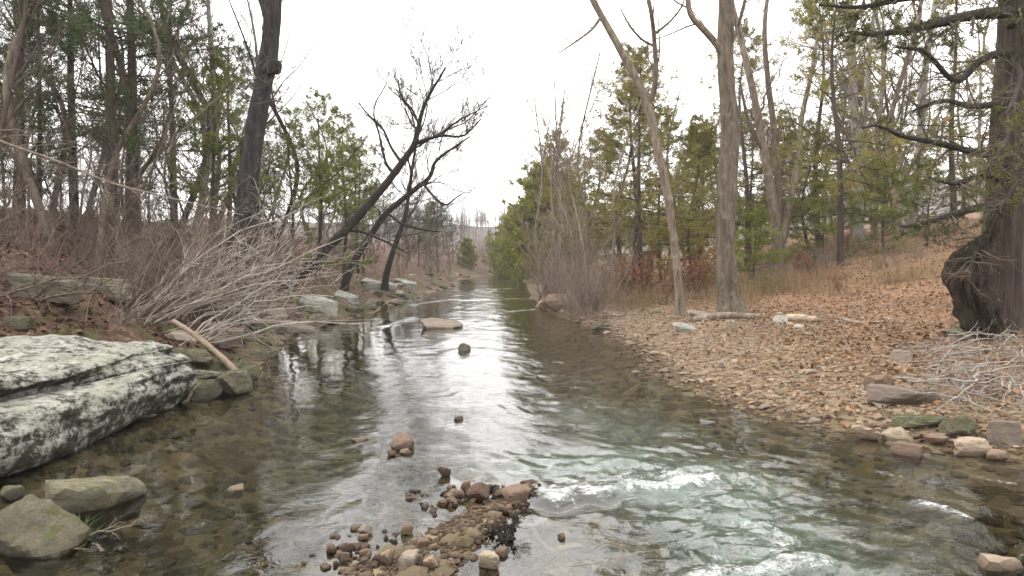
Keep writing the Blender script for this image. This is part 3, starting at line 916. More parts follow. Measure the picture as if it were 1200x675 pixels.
# loose small gravel, too many to count
def gravel(name, n, fn, mat, label, smin, smax):
    p, f = ICO[1] if False else (nrm(np.array([(0, 1, 1.618), (0, 1, -1.618), (0, -1, 1.618), (0, -1, -1.618), (1, 1.618, 0), (1, -1.618, 0), (-1, 1.618, 0), (-1, -1.618, 0), (1.618, 0, 1), (1.618, 0, -1), (-1.618, 0, 1), (-1.618, 0, -1)])), None)
    if f is None:
        bm = bmesh.new()
        for q in p:
            bm.verts.new(q)
        bmesh.ops.convex_hull(bm, input=bm.verts)
        bm.verts.index_update()
        f = np.array([[v.index for v in ff_.verts] for ff_ in bm.faces])
        p = np.array([v.co[:] for v in bm.verts])
        bm.free()
    C = fn(n)
    n = len(C)
    s = rng.uniform(smin, smax, (n, 1)) * np.exp(rng.normal(0, 0.25, (n, 1)))
    sc_ = np.concatenate([s, s * rng.uniform(0.6, 1, (n, 1)), s * rng.uniform(0.35, 0.65, (n, 1))], 1)
    a = rng.uniform(0, 6.28, n)
    P = p[None] * rng.uniform(0.75, 1.2, (n, 12, 1)) * sc_[:, None, :]
    x = P[..., 0] * np.cos(a)[:, None] - P[..., 1] * np.sin(a)[:, None]
    y = P[..., 0] * np.sin(a)[:, None] + P[..., 1] * np.cos(a)[:, None]
    P = np.stack([x, y, P[..., 2]], -1) + C[:, None, :]
    Fc = (f[None] + (np.arange(n) * 12)[:, None, None]).reshape(-1, 3)
    tint = np.repeat(rng.uniform(0, 1, n), 12)
    o_ = obj(name, make_mesh(name, P.reshape(-1, 3), [Fc], dict(tint=tint), smooth=False), mat)
    tag(o_, label, 'gravel', None, 'stuff')

GRAV = []
for gk in (0.85, 0.6, 0.5):
    M_g, t, b = new_mat('gravel')
    v = coords(t)
    f = mth(t, 'ADD', mth(t, 'MULTIPLY', attr(t, 'tint'), 0.75), mth(t, 'MULTIPLY', noise(t, v, 30, 4), 0.25))
    c = ramp(t, f, [(p_, tuple(c_ * gk for c_ in q_)) for p_, q_ in [(0.05, (0.066, 0.040, 0.026)), (0.35, (0.145, 0.096, 0.063)), (0.6, (0.205, 0.145, 0.096)), (0.8, (0.264, 0.205, 0.145)), (1.0, (0.330, 0.284, 0.224))]])
    g2 = t.nodes.new('ShaderNodeNewGeometry')
    s2 = t.nodes.new('ShaderNodeSeparateXYZ')
    t.links.new(g2.outputs['Position'], s2.inputs[0])
    wet_ = ramp(t, s2.outputs['Z'], [(0.01, (1, 1, 1)), (0.07, (0, 0, 0))])
    if gk > 0.55:
        c = mix(t, wet_, c, mix(t, 1.0, c, (0.45, 0.40, 0.35), 'MULTIPLY'))
    else:
        c = mix(t, 0.75, c, (0.075, 0.062, 0.032))
    t.links.new(c, b.inputs['Base Color'])
    b.inputs['Roughness'].default_value = 0.8
    GRAV.append(M_g)
M_grav, M_gbar, M_gbed = GRAV

def pts_beach(n):
    y = np.exp(rng.uniform(math.log(5.0), math.log(24), n))
    d = rng.uniform(0, 1, n) ** 1.3 * 4.8 - 0.12
    x = RE(y) + d
    return np.stack([x, y, zt(x, y) + 0.004], 1)

def pts_bar(n):
    x, y = rng.uniform(-1.9, 0.7, n), rng.uniform(1.5, 5.3, n)
    k = bar_mask(x, y) > rng.uniform(0.05, 0.9, n)
    x, y = x[k], y[k]
    return np.stack([x, y, zt(x, y) + 0.003], 1)

def pts_bed(n):
    y = np.exp(rng.uniform(math.log(2.4), math.log(16), n))
    le_, re_ = LE(y), RE(y)
    x = le_ + (re_ - le_) * rng.uniform(0, 1, n)
    return np.stack([x, y, zt(x, y)], 1)

gravel('beach_gravel', 7500, pts_beach, M_grav, 'tan gravel and small stones of the right beach', 0.012, 0.04)
gravel('bar_gravel', 16000, pts_bar, M_gbar, 'wet brown gravel of the bar in mid-creek', 0.008, 0.024)
gravel('bed_gravel', 3500, pts_bed, M_gbed, 'stones on the creek bed seen through the water', 0.02, 0.075)

# ------------------------------------------------------------------ fallen leaves and dry grass
def leaves(name, C, mat, label, smin, smax, cat='leaf litter', tilt=0.45):
    n = len(C)
    Ln = rng.uniform(smin, smax, n)
    Wd = Ln * rng.uniform(0.45, 0.75, n)
    a = rng.uniform(0, 6.28, n)
    e = rng.normal(0, tilt, (n, 2))
    dx = np.stack([np.cos(a), np.sin(a), e[:, 0]], 1)
    dy = np.stack([-np.sin(a), np.cos(a), e[:, 1]], 1)
    cu = rng.uniform(-0.15, 0.35, n)
    up = np.array([0, 0, 1.0])
    P = np.stack([C - dx * Ln[:, None] / 2, C + dy * Wd[:, None] / 2 + up * (cu * Ln)[:, None], C + dx * Ln[:, None] / 2, C - dy * Wd[:, None] / 2 + up * (cu * Ln)[:, None]], 1)
    tint = np.repeat(np.clip(rng.uniform(0, 1, n) * 0.85 + 0.07 + 0.3 * fb2(C[:, 0] * 0.9, C[:, 1] * 0.9, 3, 88), 0, 1), 4)
    i0 = np.arange(n) * 4
    T = np.concatenate([np.stack([i0, i0 + 2, i0 + 1], 1), np.stack([i0, i0 + 3, i0 + 2], 1)])
    o_ = obj(name, make_mesh(name, P.reshape(-1, 3), [T], dict(tint=tint), smooth=False), mat)
    return tag(o_, label, cat, None, 'stuff')

def pts_r(n):
    y = np.exp(rng.uniform(math.log(5.6), math.log(42), n))
    d = rng.uniform(0, 1, n) ** 0.8 * (6 + y * 0.75)
    keep = rng.uniform(0, 1, n) < (0.30 + 0.70 * sst(1.0, 4.0, d + 1.2 * fb2(d, y, 2, 81))) * (0.45 + 0.55 * sst(-0.3, 0.25, fb2(d * 1.3, y * 1.3, 3, 83)))
    y, d = y[keep], d[keep]
    x = RE(y) + d
    return np.stack([x, y, zt(x, y) + 0.012 + rng.uniform(0, 0.02, len(x))], 1)

def pts_l(n):
    y = np.exp(rng.uniform(math.log(4.5), math.log(38), n))
    d = 0.25 + rng.uniform(0, 1, n) ** 0.8 * (4 + y * 0.5)
    x = LE(y) - d
    k = fb2(x * 1.2, y * 1.2, 2, 82) > -0.25
    x, y = x[k], y[k]
    return np.stack([x, y, zt(x, y) + 0.012 + rng.uniform(0, 0.02, len(x))], 1)

leaves('leaf_litter', pts_r(90000), M_litr, 'tan and brown fallen oak leaves covering the right bank', 0.03, 0.085)
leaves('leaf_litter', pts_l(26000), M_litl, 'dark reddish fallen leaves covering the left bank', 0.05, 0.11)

def blades(C, h0, h1, lean, wd):
    n = len(C)
    hgt = rng.uniform(h0, h1, n)
    a = rng.uniform(0, 6.28, n)
    ld = np.stack([np.cos(a), np.sin(a), 0 * a], 1) * (hgt * rng.uniform(0.1, lean, n))[:, None]
    sd = np.stack([-np.sin(a), np.cos(a), 0 * a], 1) * wd
    mid = C + ld * 0.4 + np.array([0, 0, 1.0]) * (hgt * 0.6)[:, None]
    tip = C + ld * 1.2 + np.array([0, 0, 1.0]) * hgt[:, None]
    P = np.stack([C - sd, C + sd, mid + sd * 0.7, mid - sd * 0.7, tip], 1)
    i0 = np.arange(n) * 5
    Qd = np.stack([i0, i0 + 1, i0 + 2, i0 + 3], 1)
    Td = np.stack([i0 + 3, i0 + 2, i0 + 4], 1)
    return P.reshape(-1, 3), Qd, Td, np.repeat(rng.uniform(0, 1, n), 5)

def grass_patch(name, spots, mat, label, h0, h1, per, rad, wd=0.004, lean=0.5):
    Cs = []
    for (x, y) in spots:
        m = per
        cx, cy = x + rng.normal(0, rad, m), y + rng.normal(0, rad, m)
        Cs.append(np.stack([cx, cy, zt(cx, cy)], 1))
    P, Qd, Td, ti = blades(np.concatenate(Cs), h0, h1, lean, wd)
    o_ = obj(name, make_mesh(name, P, [Qd, Td], dict(tint=ti), smooth=False), mat)
    return tag(o_, label, 'grass', None, 'stuff')

sp = []
for k in range(80):
    y = rng.uniform(16.5, 34)
    x = float(RE(np.array([y]))[0]) + rng.uniform(2.2, 6 + y * 0.35)
    sp.append((x, y))
for px, yv in ((880, 19), (895, 20), (905, 19), (960, 24), (975, 25), (740, 19), (720, 20), (700, 22), (760, 20)):
    for k in range(3):
        sp.append(((px - 600) / F * yv + rng.normal(0, 0.3), yv + rng.normal(0, 0.4)))
grass_patch('dry_grass', sp, M_grass, 'tan dry grass standing on the leafy right bank', 0.25, 0.75, 70, 0.28)
p = on_water(92, 634)
tuft = np.stack([p[0] + rng.normal(0, 0.03, 60), p[1] + rng.normal(0, 0.03, 60), np.full(60, 0.0)], 1)
P, Qd, Td, ti = blades(tuft, 0.05, 0.13, 1.3, 0.004)
tag(obj('grass_tuft', make_mesh('grass_tuft', P, [Qd, Td], dict(tint=ti), smooth=False), M_green), 'small green grass tuft in the water beside the corner rock', 'grass', None, 'stuff')

# ------------------------------------------------------------------ trees
def line(pts, Y, n, rp=None, dy=0.0, ground=True, thick=0.85):
    """pts: (px, py, radius in px) -> smooth trunk in metres at depth Y (drifting by dy towards the tip)"""
    m = len(pts)
    rows_ = []
    for k, (px, py, r) in enumerate(pts):
        yy = Y + dy * k / (m - 1)
        q = at(px, py, yy)
        rows_.append((q[0], q[1], q[2], r * yy / F))
    if ground:
        x, y = rows_[0][0], rows_[0][1]
        gzv = gz(x, y)
        if rows_[0][2] > gzv - 0.1:
            rows_.insert(0, (x, y, gzv - 0.25, rows_[0][3] * 1.35))
    o_ = smooth_line(rows_, n)
    o_[:, 3] *= thick
    return o_

def roughen(V, amp, freq, seed):
    return V

def hero_tree(name, label, trunk, limbs, mat, tmat, group=None, n1=8, n2=7, n3=6, ln1=0.35, t_first=0.45, cat='tree', up=0.05, wander=0.22, minr=0.004, part_limbs=True, extra_mats=None, lim_twigs=(7, 6, 5)):
    base_pt = trunk[0, :3].copy()
    base_pt[2] = gz(base_pt[0], base_pt[1])
    root = empty(name, base_pt)
    tag(root, label, cat, group)

    def part(nm, sets, m):
        V, Qd = tubes(sets)
        o_ = obj(nm, make_mesh(nm, V - base_pt, [Qd]), m, root)
        return o_
    TP, TR = trunk[None, :, :3], trunk[None, :, 3]
    # knotty trunk: ring radii wander a little
    TRn = TR * (1 + 0.07 * fbm(np.stack([TP[..., 2] * 2.2, TP[..., 0] * 0 + 3, TP[..., 0]], -1), 3, 91))
    Vt, Qt = tubes([(TP, TRn, 22)])
    ct = np.repeat(TP[0], 22, 0)
    at_ = np.tile(np.arange(22) * 2 * math.pi / 22, len(TP[0]))
    zq = np.repeat(TP[0][:, 2], 22)
    rel_ = 0.14 * fbm(np.stack([np.cos(at_) * 1.6, np.sin(at_) * 1.6, zq * 0.9], -1), 3, 93) + 0.07 * fbm(np.stack([np.cos(at_) * 5, np.sin(at_) * 5, zq * 2.0], -1), 2, 94)
    flare = 0.35 * np.exp(-np.maximum(zq - base_pt[2], 0) / 0.22) * np.maximum(np.sin(at_ * 3 + 1.0), -0.2)
    Vt = ct + (Vt - ct) * (1 + rel_ + flare)[:, None]
    obj('trunk', make_mesh('trunk', Vt - base_pt, [Qt]), tmat, root)
    tw = []
    parents = [(TP, TRn)]
    for lb in limbs:
        part('limb', [(lb[None, :, :3], lb[None, :, 3], 9)], tmat)
        parents.append((lb[None, :, :3], lb[None, :, 3]))
    for k, (pp, rr) in enumerate(parents):
        if k == 0:
            a1 = grow(pp, rr, n1, t_first, 0.99, ln1, 0.7, 8, 0.36, wander, up, 0.25, minr, maxr=0.05)
            if n1:
                tw.append((a1[0], a1[1], 6))
            a2 = grow(*a1, n2, 0.2, 0.98, 0.5, 0.65, 6, 0.45, wander * 0.8, up, 0.35, minr, maxr=0.02)
        else:
            a2 = grow(pp, rr, lim_twigs[0], 0.2, 0.99, 0.55, 0.65, 7, 0.35, wander * 0.8, up, 0.3, minr, maxr=0.022)
        if len(a2[0]):
            tw.append((a2[0], a2[1], 4))
            a3 = grow(*a2, n3 if k == 0 else lim_twigs[1], 0.15, 0.98, 0.55, 0.65, 5, 0.55, wander * 0.8, up, 0.5, minr * 0.75, maxr=0.010)
            tw.append((a3[0], a3[1], 3))
            a4 = grow(*a3, lim_twigs[2] if k else 3, 0.2, 0.98, 0.55, 0.65, 4, 0.7, wander * 0.8, up, 0.6, minr * 0.55, maxr=0.006)
            tw.append((a4[0], a4[1], 3))
    if tw:
        part('crown', tw, mat)
    return root

# --- left: tall dark trunk with a burl
T1 = line([(280, 300, 15), (288, 245, 12.5), (294, 190, 11.5), (302, 135, 11), (309, 95, 10.5), (313, 74, 11.5), (317, 45, 10.5), (320, 0, 10), (324, -60, 9), (327, -130, 7), (335, -220, 4)], 13.5, 60, thick=0.95)
L1 = line([(316, 28, 7), (310, 8, 6), (301, -18, 5), (290, -70, 4), (285, -130, 2)], 13.5, 16, ground=False)
ht = hero_tree('dead_trunk_tree', 'tall dark grey tree with a burl high on its trunk, left of the open sky', T1, [L1], M_dark, M_blue, n1=7, t_first=0.72, ln1=0.28)
pb = at(322, 78, 13.45)
P_, f_ = rock_verts(3, 333, 9, 8, 0.2)
bo = obj('burl', make_mesh('burl', P_ * np.array([0.27, 0.24, 0.19]) + np.array([-0.12, 0, 0]), [f_]), M_blue, ht, pb - np.array(ht.location))
bo['label'] = 'knobbly grey burl on the trunk'

# --- left: leaning dark trees over the water
T2 = line([(330, 345, 13), (385, 290, 11), (420, 253, 9.5), (455, 212, 8), (478, 181, 7), (487, 164, 6), (495, 130, 4.5), (506, 106, 3.6), (515, 92, 2.8), (522, 79, 1.8)], 19.5, 46, thick=0.52)
lim2 = [line(p_, 19.5, 14, dy=d_, ground=False, thick=0.52) for p_, d_ in [
    ([(484, 170, 5), (498, 164, 4), (518, 159, 3.2), (543, 159, 2.4), (564, 139, 1.5)], -0.6), ([(516, 159, 3), (528, 148, 2.4), (545, 137, 1.8), (572, 124, 1.0)], -0.8),
    ([(470, 190, 4), (458, 172, 3.2), (448, 150, 2.6), (432, 135, 2.0), (420, 120, 1.2)], 0.9), ([(462, 204, 3.4), (452, 190, 3), (445, 160, 2.4), (438, 128, 1.8), (452, 100, 1.2)], 0.5),
    ([(492, 150, 3), (484, 130, 2.4), (470, 112, 1.8), (466, 92, 1.1)], 0.4), ([(408, 270, 3.2), (425, 272, 3), (440, 278, 2.6), (458, 286, 2.1), (478, 297, 1.4)], -0.8)]]
hero_tree('leaning_tree', 'dark bare tree leaning far out over the creek from the left bank', T2, lim2, M_fine, M_dark, n1=13, n2=7, t_first=0.42, ln1=0.34, up=0.12, wander=0.25, lim_twigs=(10, 6, 3), minr=0.0075)
T3 = line([(405, 330, 9), (421, 296, 7.5), (437, 272, 7), (452, 251, 6.3), (481, 226, 5.4), (503, 208, 4.6), (510, 190, 3.8), (527, 176, 2.8), (551, 160, 1.6)], 22.0, 40, thick=0.52)
lim3 = [line(p_, 22, 12, dy=-0.8, ground=False, thick=0.52) for p_ in [[(496, 215, 3.2), (508, 230, 2.6), (522, 240, 2.2), (534, 232, 1.7), (545, 225, 1.0)], [(478, 228, 3), (482, 205, 2.4), (478, 180, 2), (490, 160, 1.2)], [(455, 250, 3), (470, 262, 2.6), (490, 268, 2), (515, 272, 1.2)]]]
hero_tree('leaning_tree', 'second leaning dark tree, lower and just behind the first one', T3, lim3, M_fine, M_dark, n1=14, t_first=0.4, ln1=0.3, wander=0.25, lim_twigs=(9, 6, 3), minr=0.0075, up=0.1)
T4 = line([(452, 325, 9), (464, 284, 7), (474, 258, 6), (479, 226, 5), (484, 190, 4), (488, 160, 3), (480, 125, 2)], 27.0, 34, thick=0.42)
hero_tree('bare_tree', 'slim upright dark tree standing on the pale slab behind the leaning trees', T4, [], M_fine, M_dark, n1=16, n2=8, t_first=0.3, ln1=0.36, lim_twigs=(6, 5, 4), minr=0.009, up=0.1)

# --- right: slender leaning pale tree and big straight trunk
T5 = line([(797, 364, 7.5), (795, 335, 5.6), (790, 285, 5.4), (783, 232, 5.6), (772, 182, 5.6), (760, 128, 5.8), (745, 92, 5.4), (728, 60, 5.2), (710, 28, 4.8), (695, 0, 4.6), (680, -40, 4), (672, -110, 3), (660, -180, 1.8)], 16.3, 60)
lim5 = [line(p_, 16.3, 14, dy=-0.5, ground=False) for p_ in [[(760, 122, 4), (766, 108, 3.8), (769, 85, 3.5), (767, 50, 3.2), (764, 20, 3), (757, -20, 2.6), (752, -90, 1.6)], [(704, 20, 2.4), (694, 34, 2), (676, 48, 1.5), (655, 62, 0.8)], [(768, 55, 2), (752, 46, 1.7), (738, 30, 1.3), (727, 10, 0.9)], [(767, 40, 2), (785, 25, 1.6), (800, 5, 1.2), (808, -30, 0.8)]]]
hero_tree('slender_tree', 'slender grey tree curving left over the creek from the right beach', T5, lim5, M_twig, M_grey, n1=7, t_first=0.75, ln1=0.22, lim_twigs=(5, 4, 3))
T6 = line([(856, 364, 19), (853, 345, 14.5), (851, 310, 13), (850, 270, 12.5), (852, 220, 12.5), (855, 170, 12.5), (856, 140, 13), (852, 110, 11.5), (850, 60, 11), (851, 0, 10.5), (852, -60, 9), (848, -150, 6), (850, -230, 3)], 15.8, 70)
lim6 = [line(p_, 15.8, 14, dy=-0.7, ground=False) for p_ in [[(848, 66, 6), (840, 52, 5), (824, 34, 4.4), (811, 20, 4), (806, 0, 3.8), (806, -40, 3.2), (798, -110, 2)], [(854, 60, 3), (868, 20, 2.6), (880, -30, 2)]]]
hero_tree('straight_tree', 'stout grey trunk with a side limb near the top, on the right beach', T6, lim6, M_twig, M_grey, n1=7, t_first=0.78, ln1=0.22, lim_twigs=(6, 4, 3))
# --- right: cluster of three stems, white trunks
T7 = line([(912, 292, 9), (906, 240, 6.5), (896, 180, 5.5), (883, 110, 4.8), (869, 50, 4), (857, 0, 3.4), (846, -60, 2)], 25, 46)
lim7 = [line(p_, 25, 22, dy=d_, ground=False) for p_, d_ in [([(912, 285, 6), (912, 230, 5), (908, 160, 4.4), (900, 95, 3.8), (896, 30, 3.2), (905, -40, 2)], 0.6), ([(916, 285, 6), (925, 240, 4.8), (935, 190, 4.2), (939, 140, 3.6), (950, 90, 3), (960, 30, 2)], 0.3), ([(895, 178, 3), (880, 150, 2.5), (872, 120, 2), (866, 90, 1.4)], -0.5)]]
hero_tree('multi_stem_tree', 'grey tree of three spreading stems on the slope right of the stout trunk', T7, lim7, M_twig, M_grey, n1=8, t_first=0.4, ln1=0.22, lim_twigs=(8, 5, 3))
T8 = line([(1006, 270, 6.5), (1006, 200, 5.8), (1001, 130, 5.4), (998, 60, 5), (995, 0, 4.6), (992, -80, 3.4)], 27, 40)
lim8 = [line([(1008, 240, 4), (1012, 190, 3.8), (1013, 140, 3.4), (1018, 70, 3), (1026, 0, 2.2)], 27, 16, dy=0.6, ground=False), line([(1000, 120, 3), (985, 95, 2.6), (972, 60, 2), (965, 20, 1.4)], 27, 12, dy=-0.5, ground=False)]
hero_tree('pale_tree', 'whitish twin-stemmed tree among the cedars on the right slope', T8, lim8, M_twig, M_pale, n1=8, t_first=0.5, ln1=0.2, lim_twigs=(6, 5, 3))
T9 = line([(1068, 250, 7), (1073, 215, 6), (1079, 165, 5.2), (1081, 110, 4.6), (1088, 55, 3.8), (1096, 0, 3)], 27, 34)
hero_tree('pale_tree', 'crooked pale tree right of the whitish twin-stemmed tree', T9, [], M_twig, M_pale, n1=9, t_first=0.45, ln1=0.3, lim_twigs=(6, 5, 3))

# --- foliage sprays
def sprays(P, Rd, n, length, width, t0=0.1, t1=1.0, spread=0.9, droop=0.0):
    """n thin blades along every polyline"""
    M, K, _ = P.shape
    t = rng.uniform(t0, t1, (M, n)).ravel()
    idx = np.repeat(np.arange(M), n)
    f = t * (K - 1)
    i = np.minimum(f.astype(int), K - 2)
    f = (f - i)[:, None]
    A, B = P[idx, i], P[idx, i + 1]
    pos = A * (1 - f) + B * f
    T = nrm(B - A)
    d = nrm(T + spread * rng.normal(size=T.shape) + np.array([0, 0, -droop]))
    s = nrm(np.cross(d, rng.normal(size=d.shape)))
    ln = (length * rng.uniform(0.6, 1.3, len(t)))[:, None]
    w = (width * rng.uniform(0.7, 1.3, len(t)))[:, None]
    V = np.stack([pos, pos + d * ln * 0.45 + s * w, pos + d * ln, pos + d * ln * 0.45 - s * w], 1)
    # clumps share a tone
    tone = np.clip(0.5 + 0.9 * fbm(pos * 1.6, 2, 99) + rng.normal(0, 0.14, len(t)), 0, 1)
    Qd = np.arange(len(t) * 4).reshape(-1, 4)
    return V.reshape(-1, 3), Qd, np.repeat(tone, 4)

def foliage_mesh(name, lst):
    Vs, Qs, Ts, off = [], [], [], 0
    for V, Qd, t_ in lst:
        Vs.append(V)
        Qs.append(Qd + off)
        Ts.append(t_)
        off += len(V)
    return make_mesh(name, np.concatenate(Vs), [np.concatenate(Qs)], dict(tint=np.concatenate(Ts)), smooth=False)

class Proto:
    """meshes of a kind of plant: a list of (part name, mesh, material)"""
    def __init__(self, parts):
        self.parts = parts

def place(pr, name, loc, rz, s, label, cat, group=None, lean=(0, 0), mats=None):
    root = empty(name, loc)
    root.rotation_euler = (lean[0], lean[1], rz)
    root.scale = (s, s, s) if np.isscalar(s) else s
    tag(root, label, cat, group)
    for k, (nm, me, m) in enumerate(pr.parts):
        o_ = bpy.data.objects.new(nm, me)
        col.objects.link(o_)
        if not me.materials:
            me.materials.append(m)
        o_.parent = root
        if nm in ('twigs', 'leaves', 'limbs', 'stems'):
            o_['kind'] = 'stuff'
    return root

def cedar_proto(h, nb, spread, crown0, n_sub, n_spr, mat, blade=(0.085, 0.012), pw=0.8, rise=0.15, bare=0.0, r=None):
    r = r or h * 0.0105
    tr_ = smooth_line([(0, 0, -0.3, r * 1.25), (0.02 * h * rng.normal(), 0.01 * h * rng.normal(), h * 0.35, r * 0.85), (0.015 * h * rng.normal(), 0.015 * h * rng.normal(), h * 0.7, r * 0.5), (0, 0, h, r * 0.08)], 26)
    TP, TR = tr_[None, :, :3], tr_[None, :, 3]
    # whorled limbs, long low down and short at the top
    tt = crown0 + (1 - crown0) * np.sort(rng.uniform(0, 1, nb)) ** 0.9
    ii_ = np.clip(tt * 25, 0, 24.999)
    i0 = ii_.astype(int)
    base_ = tr_[i0, :3] * (1 - (ii_ - i0))[:, None] + tr_[i0 + 1, :3] * (ii_ - i0)[:, None]
    az = np.arange(nb) * 2.399 + rng.normal(0, 0.4, nb)
    rel = (tt - crown0) / (1 - crown0)
    ln = spread * (np.clip(1 - rel, 0, 1) ** pw * np.clip(0.45 + rel * 5, 0, 1) + 0.06) * rng.uniform(0.55, 1.2, nb)
    k = 7
    d = np.stack([np.cos(az), np.sin(az), rise + 0.5 * rel + rng.normal(0, 0.12, nb)], 1)
    d = nrm(d)
    P = np.zeros((nb, k, 3))
    P[:, 0] = base_
    for j in range(1, k):
        d = nrm(d + 0.10 * rng.normal(size=d.shape) + np.array([0, 0, 0.04]))
        P[:, j] = P[:, j - 1] + d * (ln / (k - 1))[:, None]
    rb = np.maximum(ln * 0.011, 0.004)
    RR = rb[:, None] * np.linspace(1, 0.3, k)[None]
    s1_ = grow(P, RR, n_sub, 0.15 + bare, 1.0, 0.40, 0.8, 5, 0.6, 0.18, 0.03, 0.4, 0.003, flat=0.7, taper=0.6)
    s2_ = grow(*s1_, 4, 0.15, 1.0, 0.55, 0.75, 4, 0.7, 0.2, 0.0, 0.5, 0.002, flat=0.6)
    V, Qd = tubes([(TP, TR, 9)])
    parts = [('trunk', make_mesh('trunk', V, [Qd]), M_cbark)]
    V, Qd = tubes([(P, RR, 5), (s1_[0], s1_[1], 3)])
    parts.append(('limbs', make_mesh('limbs', V, [Qd]), M_cbark))
    pk1 = np.clip(np.repeat(ln, n_sub) / (0.5 * spread), 0.12, 1)
    k1 = rng.uniform(0, 1, len(pk1)) < pk1
    k2 = rng.uniform(0, 1, len(pk1) * 4) < np.repeat(pk1, 4)
    s1_, s2_ = (s1_[0][k1], s1_[1][k1]), (s2_[0][k2], s2_[1][k2])
    fol = [sprays(s1_[0], None, n_spr, *blade, 0.25, 1.0), sprays(s2_[0], None, n_spr, *blade, 0.1, 1.0)]
    parts.append(('crown', foliage_mesh('crown', fol), mat))
    return Proto(parts)

CED_L = [cedar_proto(9.0, 60, 2.0, 0.14, 8, 7, M_ced_l, (0.14, 0.0105), 0.5, 0.1, 0.05), cedar_proto(11.0, 64, 2.2, 0.22, 8, 7, M_ced_l, (0.15, 0.0105), 0.45, 0.0, 0.05), cedar_proto(5.5, 50, 1.8, 0.08, 8, 8, M_ced_g, (0.11, 0.009), 0.55, 0.1)]
CED_R = [cedar_proto(8.0, 84, 2.6, 0.06, 8, 9, M_ced_r, (0.14, 0.0125), 0.6, 0.05), cedar_proto(9.5, 62, 2.5, 0.24, 8, 8, M_ced_r, (0.14, 0.0105), 0.5, -0.08, 0.05), cedar_proto(3.2, 50, 1.9, 0.05, 7, 12, M_ced_g, (0.10, 0.009), 0.5, 0.05)]
CED_D = cedar_proto(6.0, 110, 2.8, 0.02, 8, 9, M_ced_y, (0.2, 0.03), 0.5, 0.2)

def bare_proto(h, mat, tmat, n1=11, n2=7, n3=5, n4=3, t0=0.3, ln1=0.36, r=None, minr=0.0045, curve=0.04, ang=0.7, tip=0.12):
    r = r or h * 0.0082
    c_ = curve * h
    tr_ = smooth_line([(0, 0, -0.4, r * 1.4), (0, 0, 0.2, r * 1.05), (c_ * rng.normal(), c_ * rng.normal(), h * 0.3, r * 0.85), (c_ * rng.normal() * 1.5, c_ * rng.normal() * 1.5, h * 0.6, r * 0.6), (c_ * rng.normal() * 2, c_ * rng.normal() * 2, h, r * tip)], 30)
    TP, TR = tr_[None, :, :3], tr_[None, :, 3]
    a1 = grow(TP, TR, n1, t0, 0.97, ln1, ang, 8, 0.5, 0.15, 0.10, 0.25, minr)
    a2 = grow(*a1, n2, 0.2, 0.98, 0.42, 0.7, 6, 0.5, 0.18, 0.06, 0.4, minr)
    a3 = grow(*a2, n3, 0.15, 0.98, 0.45, 0.75, 5, 0.6, 0.2, 0.05, 0.5, minr * 0.85)
    a4 = grow(*a3, n4, 0.2, 0.98, 0.5, 0.75, 3, 0.8, 0.2, 0.05, 0.7, minr * 0.7)
    V, Qd = tubes([(TP, TR, 9)])
    parts = [('trunk', make_mesh('trunk', V, [Qd]), tmat)]
    V, Qd = tubes([(a1[0], a1[1], 5), (a2[0], a2[1], 4), (a3[0], a3[1], 3), (a4[0], a4[1], 3)])
    parts.append(('crown', make_mesh('crown', V, [Qd]), mat))
    return Proto(parts)

BARE = [bare_proto(13, M_twig, M_grey, 12, 7, 5, 3), bare_proto(11, M_twig, M_twig, 10, 7, 5, 3, 0.25, 0.42, curve=0.06), bare_proto(15, M_twig, M_grey, 12, 7, 5, 3, 0.42), bare_proto(12, M_twig, M_pale, 11, 7, 5, 3, 0.3, 0.34), bare_proto(8, M_twig, M_twig, 12, 6, 5, 2, 0.12, 0.45, r=0.055, ang=0.5), bare_proto(12, M_dark, M_dark, 11, 7, 5, 3, 0.25, 0.4, curve=0.06)]
SAPL = bare_proto(6.5, M_brush, M_brush, 11, 5, 3, 0, 0.15, 0.4, r=0.045, ang=0.42, minr=0.0105, tip=0.4)

UND = bare_proto(5.0, M_twig, M_twig, 14, 6, 5, 2, 0.08, 0.5, r=0.03, ang=0.75, minr=0.0045, curve=0.07)

def shrub_proto(h, stems, mat, fan=0.6, n2=6, n3=5, minr=0.003, up=0.06, n4=0, r=0.011):
    M = stems
    a = rng.uniform(0, 6.28, M)
    tl = fan * np.sqrt(rng.uniform(0, 1, M))
    d = np.stack([np.cos(a) * np.sin(tl), np.sin(a) * np.sin(tl), np.cos(tl)], 1)
    k = 8
    P = np.zeros((M, k, 3))
    P[:, 0] = np.stack([rng.normal(0, 0.14, M), rng.normal(0, 0.14, M), np.full(M, -0.08)], 1)
    ln = h * rng.uniform(0.55, 1.1, M)
    for j in range(1, k):
        d = nrm(d + 0.11 * rng.normal(size=d.shape) + np.array([0, 0, up]))
        P[:, j] = P[:, j - 1] + d * (ln / (k - 1))[:, None]
    RR = (r * rng.uniform(0.6, 1.2, M))[:, None] * np.linspace(1, 0.3, k)[None]
    b1 = grow(P, RR, n2, 0.2, 0.98, 0.38, 0.6, 5, 0.6, 0.16, up, 0.4, minr)
    b2 = grow(*b1, n3, 0.15, 0.98, 0.5, 0.65, 4, 0.7, 0.18, up, 0.5, minr * 0.8)
    sets = [(P, RR, 4), (b1[0], b1[1], 3), (b2[0], b2[1], 3)]
    if n4:
        b3 = grow(*b2, n4, 0.2, 0.95, 0.5, 0.7, 3, 0.8, 0.2, up, 0.6, minr * 0.7)
        sets.append((b3[0], b3[1], 3))
    V, Qd = tubes(sets[:1])
    V2, Qd2 = tubes(sets[1:])
    return Proto([('stems', make_mesh('stems', V, [Qd]), mat), ('twigs', make_mesh('twigs', V2, [Qd2]), mat)])

